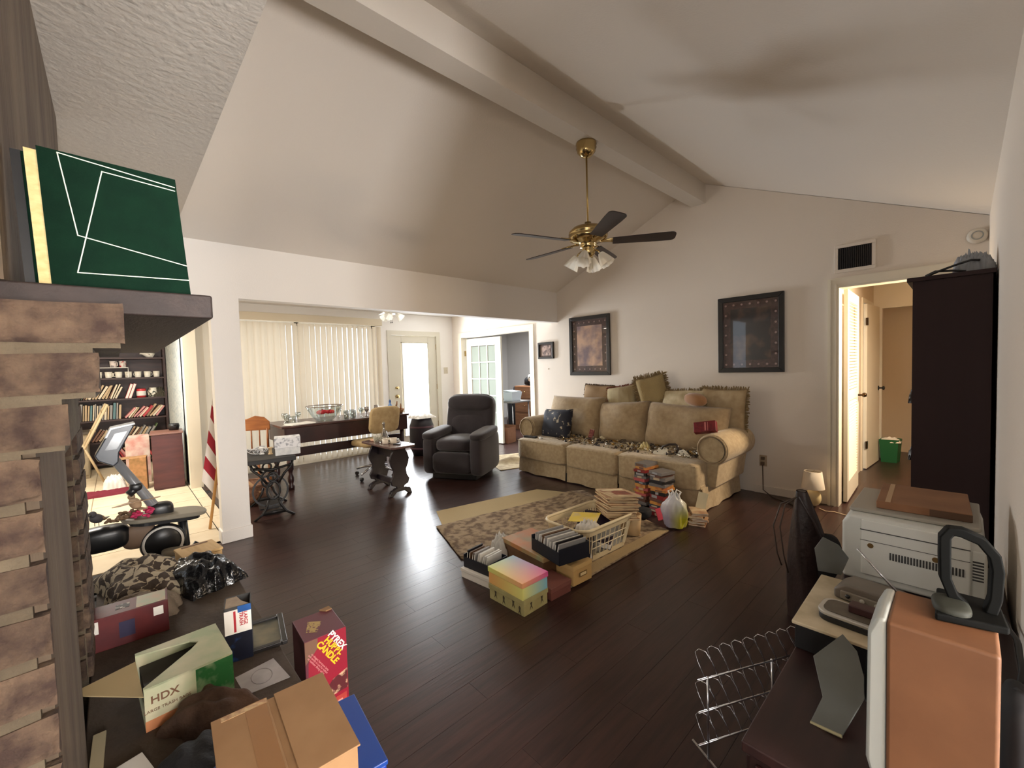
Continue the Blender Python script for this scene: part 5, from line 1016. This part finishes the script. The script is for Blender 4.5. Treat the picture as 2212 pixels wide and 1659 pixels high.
# dark cabinet end
t = thing('small_cabinet','small reddish-brown cabinet standing on the kitchen tile','cabinet',(-6.92,.452,0),R(-4)); cm_ = mat('red_mahogany',(82,38,36),.5,col2=(68,30,30),vs=4,stretch=(1,1,6))
MB().box(-.20,.20,-.15,.15,.02,.68).build('body', cm_, t, bev=.004); MB().box(-.21,.21,-.16,.16,.68,.70).build('top', mat('cabinet_top',(120,82,70),.35), t, bev=.004); MB().box(-.19,.19,-.145,.145,0,.02).build('plinth', cm_, t)
t = thing('black_pot','small black pot on the floor cupboard behind the reddish cabinet','pot',(-7.15,.50,.7005)); 
t.location = (-6.98,.53,.7005); MB().lathe([(0,0),(.05,0),(.06,.05),(.055,.08),(.05,.08),(.05,.01),(0,.01)],20).build('pot_body', blackp, t, smooth=True); MB().tube([(.05,0,.06),(.11,.02,.075)],.008,6).build('handle', blackp, t)
t = thing('patterned_bin','white patterned cylinder standing beyond the reddish cabinet','bin',(-7.35,.53,0)); MB().lathe([(0,0),(.08,0),(.085,.55),(.08,.55),(.075,.01),(0,.01)],22).build('bin_body', mat('floral_china',(226,222,206),.4,col2=(60,66,54),vs=30,lo=.5,hi=.56), t, smooth=True)
# cardboard carton, tub, books on the kitchen floor
t = thing('grocery_carton','tall brown printed carton left of the reddish cabinet','carton',(-7.05,.17,0),R(-6)); MB().box(-.10,.10,-.08,.08,0,.40).build('carton_body', mat('carton_print',(176,128,84),.8,col2=(130,100,60),vs=16), t, bev=.003); MB().prism([(-.1,-.08),(.1,-.08),(.12,-.17),(-.08,-.17)],.40,.403).build('flap', card, t)
tag(heap(.26,.22,.16,97,24,20,.3,5).build('white_clothes', mat('white_cloth',(206,202,194),.8), None,(-7.3,-.06,0),smooth=True),'heap of white and grey cloth on the kitchen floor','cloth')
tag(heap(.20,.75,.05,99,24,30,.4,5).build('red_cloth', mat('crimson_cloth',(104,18,36),.85), None,(-7.0,-.22,0),smooth=True),'crimson red cloth lying on the kitchen tile behind the exercise bike','cloth')
t = thing('pink_carton','pink and white carton stacked beyond the tall brown carton','carton',(-7.5,.18,0)); MB().box(-.12,.12,-.12,.12,0,.62).build('carton_body', mat('pink_carton',(186,130,118),.7,col2=(206,190,176),vs=8), t, bev=.003); MB().prism([(-.12,-.12),(.12,-.12),(.16,-.24),(-.10,-.26)],.62,.623).build('flap', paperm, t)
t = thing('counter_unit','low cluttered grey unit at the far left of the kitchen','cabinet',(-8.55,-.55,0)); gm_ = mat('greige_unit',(150,136,112),.7,col2=(116,104,84),vs=8); MB().box(-.2,.2,-.30,.24,0,.62).build('body', gm_, t, bev=.005); MB().box(-.22,.22,-.32,.26,.62,.65).build('top', mat('unit_top',(70,62,52),.5), t)
for i in range(3): o = MB().box(.20,.212,-.28+.175*i,-.12+.175*i,.05,.58).build('door', gm_, t, bev=.004); MB().sup((.218,-.14+.175*i,.45),(.02,.016,.016),2,8,6).build('knob', blackp, o)
t = thing('step_ladder','pale wooden folding stand leaning open in the kitchen','ladder',(-7.75,-.35,0),R(4)); lw = mat('pale_ladder',(168,148,114),.6)
for x in (-.16,.16): MB().tube([(x,-.20,0),(x,.26,1.05)],.014,8).build('rail', lw, t, smooth=True); MB().tube([(x,.20,.0),(x,-.02,.62)],.012,8).build('rear_rail', lw, t, smooth=True)
for i in range(4): k = .2+.24*i; MB().box(-.16,.16,-.20+.46*k-.02,-.20+.46*k+.02,1.05*k-.008,1.05*k+.008).build('rung', lw, t)
# exercise machine
t = thing('exercise_bike','black folding exercise bike with a display console at the kitchen opening','exercise bike',(-3.78,.10,0))
bkm = mat('bike_black',(26,27,30),.35,spec=.6); gy = mat('bike_grey',(120,122,126),.3)
cp = Matrix.Translation((0,-.10,.0))
MB().tube([(-.0,-.125,.86),(0,-.02,.66),(0,.05,.52),(0,.10,.42)],[.026,.028,.03,.03],12).build('post', gy, t, smooth=True)
c_ = MB().prism([(-.215,.905),(-.135,1.065),(-.03,1.087),(-.02,1.075),(-.10,.91),(-.105,.85),(-.13,.825),(-.20,.87)],-.07,.07,'x').build('console', mat('bike_console',(56,62,72),.3), t, bev=.012)
MB().prism([(-.165,.935),(-.115,1.035),(-.055,1.045),(-.11,.935)],.0702,.0715,'x').build('display', mat('display_dark',(40,44,50),.15,col2=(74,78,80),vs=12), c_)
MB().prism([(-.165,1.01),(-.137,1.072),(-.02,1.094),(-.012,1.084),(-.128,1.060),(-.15,1.01)],-.072,.073,'x').build('console_rim', mat('bike_silver',(206,210,214),.2), c_, bev=.003)
MB().tube([(0,-.02,.66),(.02,-.07,.62)],.024,10).sup((.0,-.03,.66),(.07,.07,.06),3).build('clamp_knob', bkm, t, smooth=True)
MB().sup((0,.09,.47),(.10,.14,.12),3).build('hinge_block', bkm, t, smooth=True)
MB().prism(rr(.24,.46,.10),.0,.03).build('seat', mat('bike_seat',(132,126,112),.5), t, (.02,.11,.425), (R(-7),0,R(8)), bev=.01)
MB().prism(rr(.20,.38,.08),.0,.02).build('seat_support', bkm, t, (.02,.11,.402), (R(-7),0,R(8)))
MB().tube([(0,.20,.42),(0,.21,.20),(0,.17,.03)],[.028,.03,.028],10).build('seat_post', bkm, t, smooth=True)
MB().tube([(-.16,.16,.022),(.20,.30,.022)],.022,10).build('floor_bar', bkm, t, smooth=True); MB().tube([(0,.17,.03),(0,.28,.18),(0,.33,.12)],[.03,.026,.02],10).build('brace', bkm, t, smooth=True)
MB().tube([(-.2,-.40,.022),(.2,-.40,.022)],.022,10).build('floor_bar', bkm, t, smooth=True); MB().tube([(0,.17,.05),(0,-.40,.03)],.024,10).build('frame_tube', bkm, t, smooth=True)
MB().lathe([(.0,-.02),(.115,-.025),(.125,0),(.115,.025),(.0,.02)],40,(.03,.09,.26),(0,R(90),0)).build('flywheel', bkm, t, smooth=True); MB().lathe([(.098,.0245),(.112,.0262),(.113,.028),(.099,.027)],40,(.032,.09,.26),(0,R(90),0)).build('wheel_stripe', whitep, t, smooth=True)
MB().sup((.0,-.20,.36),(.15,.26,.16),3.2).build('body_shell', bkm, t, smooth=True); MB().sup((.01,-.03,.33),(.08,.18,.16),3).build('side_guard', mat('guard_taupe',(130,108,90),.6), t, smooth=True)
MB().sup((.12,.15,.20),(.10,.16,.05),3,rot=(R(-8),0,0)).build('pedal', mat('pedal_taupe',(126,116,100),.6), t, smooth=True)
# decorative birds and flowers on the bike
def bird(label, loc, rz, m, wing):
    t = thing('bird_figure',label,'figurine',loc,rz)
    MB().sup((0,0,.05),(.06,.10,.055),2.2,16,10,(R(-28),0,0)).sup((0,-.045,.088),(.04,.045,.04),2,14,8).build('body', m, t, smooth=True)
    MB().lathe([(0,.022),(.006,.0),(0,0)],8,(0,-.067,.088),(R(90),0,0)).build('beak', mat('beak_dark',(50,44,36),.5), t)
    MB().prism([(-.015,.04),(.015,.04),(.022,.11),(-.022,.11)],.022,.027).build('tail', m, t)
    if wing:
        for s in (-1,1): MB().prism([(0,-.02),(s*.13,.03),(s*.10,.05),(0,.03)],.062,.066).build('wing', m, t)
    MB().tube([(-.01,0,.0),(-.01,0,.03)],.002,4).tube([(.01,0,0),(.01,0,.03)],.002,4).build('feet', MATS['beak_dark'], t)
bird('dark grey bird figurine perched at the left of the exercise bike',(-3.72,-.125,.463),R(70),mat('bird_grey',(78,76,82),.7),False)
bird('tan dove figurine with spread wings on the exercise bike',(-3.76,.06,.505),R(-70),mat('bird_tan',(168,140,112),.7),True)
t = thing('flower_bunch','bunch of pink and brown artificial flowers on the bike seat','flowers',(-3.72,.02,.466)); q = random.Random(2)
for i in range(16):
    x, y = q.uniform(-.05,.08), q.uniform(-.13,.11); mm = mat('petal_pink',(200,50,98),.7) if y > .03 else mat('petal_brown',(120,96,72),.8)
    for k in range(4): MB().sup((x+.014*math.cos(k*1.57+i),y+.014*math.sin(k*1.57+i),.02+q.uniform(0,.03)),(.035,.022,.018),2,8,5,(q.uniform(-.6,.6),q.uniform(-.6,.6),k*1.57+i)).build('petal', mm, t, smooth=True)
# ================================================================ RIGHT SIDE
# tall bookcase seen from its side
t = thing('tall_bookcase','tall dark brown bookcase standing against the right wall','bookcase',(-.045,3.41,0)); dk = mat('espresso_laminate',(52,37,39),.6,col2=(47,33,35),vs=2,stretch=(4,4,.3),spec=.3)
MB().box(-.165,.155,0,.02,0,1.81).build('side_panel', dk, t); MB().box(-.165,.155,.78,.80,0,1.81).build('side_panel', dk, t); MB().box(.145,.155,0,.80,0,1.81).build('back_panel', dk, t); MB().box(-.19,.158,-.01,.81,1.81,1.835).build('top_board', dk, t, bev=.003)
for z in (.06,.40,.74,1.08,1.44): MB().box(-.155,.145,.02,.78,z,z+.02).build('shelf', dk, t)
for i,(z,nm) in enumerate(((.42,'lowest'),(.76,'middle'),(1.10,'upper'))): tag(heap(.12,.10,.08,110+i,20,18,.5,6).build('dark_trinket', mat('trinket_dark',(46,38,34),.4), None,(-.17,3.50,z+.001)),f'dark trinket poking out of the {nm} shelf of the tall bookcase','ornament')
tag(MB().tube([(-.15,3.43,1.8375),(-.10,3.44,1.86),(-.03,3.45,1.885),(.02,3.46,1.90),(.05,3.50,1.90)],.006,8).build('top_cable', blackp, smooth=True),'black cable arching over the top of the tall bookcase','cable')
tag(MB().tube([(-.16,3.46,1.8425),(-.12,3.46,1.862),(-.05,3.46,1.855),(.0,3.47,1.8435)],.006,8).build('top_cable', blackp, smooth=True),'lower black cable lying flat on the tall bookcase','cable')
tag(heap(.17,.20,.10,121,30,26,.5,7).build('plastic_wrap', cloudmat('film_grey',(190,194,200),.4), None,(.03,3.58,1.836),smooth=True),'crumpled clear plastic wrap on top of the tall bookcase','plastic')
# lamp on the floor
t = thing('table_lamp','small cream table lamp standing on the floor by the hall door','lamp',(-.955,4.70,0)); lc = mat('lamp_ceramic',(214,196,150),.3)
MB().sup((0,0,.085),(.13,.13,.16),2.1,24,14).build('base', lc, t, smooth=True); MB().tube([(0,0,.16),(0,0,.21)],.012,10).build('neck', brass, t); MB().lathe([(.092,.175),(.070,.335),(.068,.335),(.090,.175)],32).build('shade', cloudmat('shade_linen',(232,222,206),.2), t, smooth=True); MB().tube([(-.069,0,.33),(.069,0,.33)],.002,4).tube([(0,-.069,.33),(0,.069,.33)],.002,4).build('shade_spider', brass, t)
tag(MB().tube([(-.90,4.66,.006),(-.84,4.60,.008),(-.78,4.63,.007),(-.70,4.60,.006),(-.64,4.62,.006)],.004,6).build('lamp_cord', mat('cream_cord',(220,196,160),.5), smooth=True),'cream cord trailing from the small floor lamp','cord')
tag(MB().tube([(-1.41,4.82,.30),(-1.40,4.80,.05),(-1.30,4.74,.006),(-1.10,4.62,.006),(-.95,4.40,.006),(-.85,4.10,.006)],.005,6).build('extension_cord', mat('dark_cord',(70,58,50),.5), smooth=True),'dark cord running along the floor from the wall outlet','cord')
t = thing('waste_bin','green plastic wastebasket at the end of the hallway','bin',(-.65,7.35,0)); MB().lathe([(0,0),(.12,0),(.15,.30),(.143,.30),(.113,.008),(0,.008)],4,rot=(0,0,R(45)),sx=1.0,sy=.8).build('bin_body', mat('bin_green',(28,98,58),.5), t, bev=.012); tag(heap(.2,.18,.05,131,16,16,.4).build('bin_liner', paperm, None,(-.65,7.35,.262)),'white liner bunched in the green wastebasket','liner')
# low cabinet / media stand
DZ = .55
t = thing('media_cabinet','low dark wooden cabinet along the right wall in the foreground','cabinet',(-.105,1.70,0)); ms = mat('media_wood',(48,27,25),.42,col2=(36,20,19),vs=4,stretch=(6,1,1))
MB().box(-.215,.205,-.71,.74,.02,.525).build('body', ms, t, bev=.003); MB().box(-.225,.212,-.73,.75,.525,.55).build('top', ms, t, bev=.004)
for i in range(3): o = MB().box(-.225,-.215,-.70+.48*i,-.24+.48*i,.05,.50).build('door', ms, t, bev=.003); MB().sup((-.232,-.28+.48*i,.30),(.016,.018,.018),2,8,6).build('knob', brass, o)
o = MB().box(-.20,.19,-.72,-.71,.06,.50).build('end_panel', mat('media_red',(74,38,34),.4,col2=(60,30,27),vs=4,stretch=(6,1,1)), t, bev=.003)
# printer
t = thing('laser_printer','large pale grey laser printer on the low cabinet','printer',(-.13,2.215,DZ)); pg_ = mat('printer_grey',(212,215,211),.5,col2=(202,205,200),vs=4)
pr_ = MB().prism([(-.185,.0),(.185,.0),(.185,.20),(.17,.245),(-.165,.245),(-.185,.21)],-.21,.21,'y').build('housing', pg_, t, bev=.012)
MB().box(-.128,.15,-.216,-.209,.03,.235).build('rear_panel', mat('printer_pale',(222,225,221),.5), t, bev=.004); MB().box(-.13,.15,-.2175,-.2155,.196,.199).box(-.13,.15,-.2175,-.2155,.158,.1595).build('seam', mat('seam_dark',(60,60,60),.6), t)
vs_ = MB().box(-.0022,.0022,-.001,.001,-.013,.013).mesh('vent_slot', MATS['seam_dark'])
for i in range(24): inst('vent_slot', vs_, t, (-.045+.0078*i,-.2165,.118))
for x in (-.10,.07): MB().lathe([(0,.001),(.009,.001),(.009,0)],14,(x,-.2165,.142),(R(90),0,0)).build('screw', mat('old_metal',(140,112,70),.4,metal=.6), t)
MB().box(.15,.188,-.2125,-.05,.02,.20).build('side_cover', pg_, t, bev=.008)
for i in range(7): MB().box(.155,.18,-.2135,-.2120,.10+.010*i,.105+.010*i).build('vent_slot', MATS['seam_dark'], t)
MB().box(-.17,.175,-.16,.19,.245,.26).build('top_cover', mat('printer_top',(156,152,142),.55), t, bev=.006)
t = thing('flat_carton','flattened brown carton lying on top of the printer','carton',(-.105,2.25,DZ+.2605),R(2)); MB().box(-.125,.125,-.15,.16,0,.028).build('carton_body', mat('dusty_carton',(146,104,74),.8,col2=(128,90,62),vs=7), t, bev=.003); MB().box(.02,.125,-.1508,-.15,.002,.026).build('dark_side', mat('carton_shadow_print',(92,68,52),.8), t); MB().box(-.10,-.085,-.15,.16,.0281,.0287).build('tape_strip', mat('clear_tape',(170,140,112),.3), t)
# speaker
t = thing('bookshelf_speaker','orange-brown veneered speaker with a pale grey front in the right foreground','speaker',(-.022,1.05,DZ)); 
MB().box(-.068,.066,-.075,.075,0,.37).build('cabinet', mat('cherry_veneer',(122,82,54),.55,col2=(112,74,48),vs=10), t, bev=.006, seg=3)
MB().prism([(-.068,.045),(-.068,.372),(-.082,.37),(-.094,.34),(-.096,.10),(-.088,.07)],-.073,.073,'y').build('front_baffle', mat('baffle_grey',(170,174,170),.5), t, bev=.006)
MB().lathe([(0,-.004),(.045,0),(.052,.004)],24,(-.097,0,.22),(0,R(-90),0)).build('driver', blackp, t, smooth=True)
# black C-shaped stand on the speaker
t = thing('headset_stand','black C-shaped stand on top of the orange-brown speaker','stand',(.005,1.10,DZ+.3705),R(8)); blk = mat('stand_black',(13,14,13),.7,spec=.12)
def ribbon(P, w_, t_):
    b = MB(); n = len(P); vs = []
    for i in range(n):
        a, c = Vector(P[max(0,i-1)]), Vector(P[min(n-1,i+1)]); d_ = (c-a).normalized(); nn = Vector((-d_.y,d_.x))*t_/2; p = Vector(P[i])
        for s, yy in ((1,-w_/2),(1,w_/2),(-1,w_/2),(-1,-w_/2)): vs.append((p.x+nn.x*s,yy,p.y+nn.y*s))
    fs = [(3,2,1,0),((n-1)*4,(n-1)*4+1,(n-1)*4+2,(n-1)*4+3)]
    for i in range(n-1):
        for k in range(4): fs.append((i*4+k,i*4+(k+1)%4,i*4+4+(k+1)%4,i*4+4+k))
    return b.add(vs,fs)
MB().prism([(-.045,-.06),(.045,-.05),(.05,.05),(-.03,.06)],0,.014).build('base', blk, t, bev=.004)
MB().sup((-.02,-.02,.016),(.05,.07,.022),3).build('base_pad', mat('stand_olive',(44,46,38),.7), t, smooth=True)
ribbon([(.0,.014),(-.016,.03),(-.026,.06),(-.027,.10),(-.027,.135),(-.02,.148),(-.006,.148),(.018,.138),(.034,.115),(.038,.09),(.036,.04),(.03,.012)],.024,.016).build('loop', blk, t, bev=.003)
# desk phone on white scanner
t = thing('white_scanner','flat black-sided unit with a dusty white lid on the low cabinet','scanner',(-.248,1.585,DZ),R(0)); MB().box(-.082,.15,-.18,.18,0,.072).build('body', blackp, t, bev=.004); MB().box(-.088,.152,-.187,.187,.072,.082).build('lid', mat('dusty_white',(196,184,158),.6,col2=(172,158,130),vs=12), t, bev=.003)
SZ = DZ+.0825
t = thing('radio_recorder','grey cassette radio with an antenna lying on the white scanner lid','radio',(-.175,1.63,SZ),R(-8)); rg = mat('radio_grey',(112,104,94),.5,col2=(92,84,74),vs=8)
MB().prism([(-.10,0),(.075,0),(.075,.03),(.05,.052),(-.07,.052),(-.10,.03)],-.02,.075,'y').build('housing', rg, t, bev=.008); MB().box(-.08,.07,-.026,-.018,.006,.032).build('control_panel', mat('radio_panel',(130,122,110),.45), t, bev=.003)
for i in range(4): MB().lathe([(0,.004),(.006,.003),(.006,0)],12,(-.06+.035*i,-.027,.02),(R(90),0,0)).build('dial', blackp if i == 0 else mat('dial_grey',(176,172,162),.4), t, smooth=True)
MB().tube([(.05,.03,.05),(-.055,.035,.155)],[.004,.0028],8).build('antenna', chrome, t, smooth=True)
t = thing('silver_tray_player','slim silver-edged player lying on the white scanner lid in front of the radio','player',(-.20,1.50,SZ),R(-4)); MB().prism(rr(.17,.10,.03),0,.018).build('body', blackp, t, bev=.004); MB().prism(rr(.174,.104,.032),.018,.028).build('silver_rim', mat('silver_plastic',(186,184,178),.3,metal=.4), t, bev=.003); MB().prism(rr(.15,.08,.025),.028,.030).build('top_plate', mat('dusty_plate',(96,88,76),.6,col2=(80,72,60),vs=20), t); MB().box(-.02,.075,-.01,.03,.030,.052).build('brown_block', mat('maroon_plastic',(64,36,34),.5), t, bev=.004)
def panel(name, label, loc, rot, pts, m, th=.004, lip=True):
    t = thing(name, label, 'panel', loc, rot=rot); MB().prism(pts,-th/2,th/2,'y').build('plate', m, t, bev=.001)
    if lip: a, b_ = pts[0], pts[1]; MB().tube([(a[0],0,a[1]),(b_[0],0,b_[1])],.0035,6).build('edge_lip', mat('lip_olive',(150,142,110),.4), t)
    return t
smoke = mat('smoked_grey',(92,94,90),.4,col2=(74,76,72),vs=4)
panel('grey_panel','small grey angular panel standing beside the printer',(-.315,1.80,SZ),(R(-8),0,R(14)),[(-.035,.0),(-.045,.075),(-.02,.12),(.025,.10),(.052,.062),(.03,.0)],smoke,.006,False)
panel('grey_panel','long smoked-grey angular panel leaning on the front of the scanner',(-.205,1.13,DZ+.004),(R(-66),R(-8),R(-3)),[(-.03,0),(.03,-.003),(.062,.12),(.03,.22),(-.005,.26),(-.055,.17),(-.018,.07)],smoke,.004,True)
# coat over chair back behind the cabinet
t = thing('leather_jacket','dark brown leather jacket draped upright behind the low cabinet','jacket',(-.545,2.66,0),R(15)); lj = mat('brown_leather',(54,38,36),.42,col2=(40,27,26),vs=7,bump=.3,bs=40)
def jk(u, v):
    a = 2*PI*u; w_ = .105*(1-.75*v**2.4)*(1+.10*math.sin(4*a+5*v)); d_ = .10*(1-.7*v**2.6)*(1+.10*math.sin(3*a+4*v)); return (w_*math.cos(a)-.045*v*v, d_*math.sin(a), .68*v)
MB().grid(jk,36,20,cu=True).lathe([(0,.681),(.02,.68)],10,(-.045,0,0)).build('jacket_body', lj, t, smooth=True); MB().sup((.07,-.02,.24),(.13,.15,.46),3).build('black_lining', mat('black_cloth',(18,18,22),.85), t, smooth=True); MB().tube([(-.06,-.05,.66),(.0,-.075,.55),(.05,-.09,.42),(.08,-.09,.30)],.006,6).build('seam', lj, t)
for i in range(2): tag(MB().tube([(-.60,2.60,.655),(-.66+.02*i,2.55,.62),(-.69+.03*i,2.53,.50),(-.67+.03*i,2.52,.36),(-.65+.03*i,2.52,.30-.03*i)],.0035,6).build('loose_wire', mat('dark_cord',(70,58,50),.5), smooth=True),['outer','inner'][i]+' thin dark wire dangling left of the leather jacket','wire')
# wire disc rack
t = thing('wire_rack','three-tier chrome wire disc rack on the floor beside the low cabinet','rack',(-.605,1.425,0)); d_ = Vector((.46,.89,0)).normalized(); n_ = Vector((-.89,.46,0))
for k, z in enumerate((.065,.18,.295)):
    MB().tube([Vector((0,0,z))-d_*.02,Vector((0,0,z))+d_*.50],.0035,6).build('tier_bar', chrome, t, smooth=True)
    for i in range(9):
        s = Vector((0,0,z))+d_*(.01+.052*i); P = [s, s+n_*.035+Vector((0,0,.035)), s+n_*.05+Vector((0,0,.062)), s+n_*.045+d_*.012+Vector((0,0,.074)), s+n_*.03+d_*.028+Vector((0,0,.07)), s+d_*.042+n_*.008+Vector((0,0,.035)), s+d_*.05]
        MB().tube(P,.0018,5).build('wire_loop', chrome, t, smooth=True)
for s in (.02,.30):
    p = d_*s; MB().tube([p+Vector((0,0,.0)),p+Vector((0,0,.30))],.004,6).build('upright', chrome, t, smooth=True)
MB().tube([d_*.02-n_*.06+Vector((0,0,.004)),d_*.02+n_*.08+Vector((0,0,.004))],.004,6).build('foot_bar', chrome, t); MB().tube([d_*.30-n_*.06+Vector((0,0,.004)),d_*.30+n_*.08+Vector((0,0,.004))],.004,6).build('foot_bar', chrome, t)
# cables and things against the right wall
q = random.Random(9)
for i in range(2):
    tag(MB().tube([(.085-.01*i,1.30+.05*i,DZ+.012+.012*i),(.098,1.45+.03*i,.64+.02*i),(.10,1.62+.04*i,.66-.01*i),(.095,1.80,.61),(.09,1.95+.02*i,.575)],.0055,6).build('black_cable', blackp, smooth=True),['lower','upper'][i]+' black cable looped between the speaker and the right wall','cable','cables by the right wall')
t = thing('power_adapter','black cloth-covered bundle between the speaker and the right wall','bundle',(.075,1.22,DZ),R(0)); MB().sup((0,0,.10),(.045,.16,.20),3).build('bundle_body', MATS['black_cloth'], t, smooth=True); MB().lathe([(.024,-.01),(.026,0),(.024,.01)],16,(0,0,.10),(R(90),0,0),sy=4).build('strap', blackp, t)
t = thing('jar_cap','round cream jar cap at the bottom right on the low cabinet','cap',(.0,.985,DZ+.0005)); MB().lathe([(0,0),(.018,0),(.02,.012),(.014,.024),(0,.027)],20).build('cap_body', mat('cream_knob',(226,206,170),.5), t, smooth=True); MB().lathe([(.0195,.004),(.021,.006),(.0195,.008)],20).build('cap_ring', greyp, t, smooth=True)
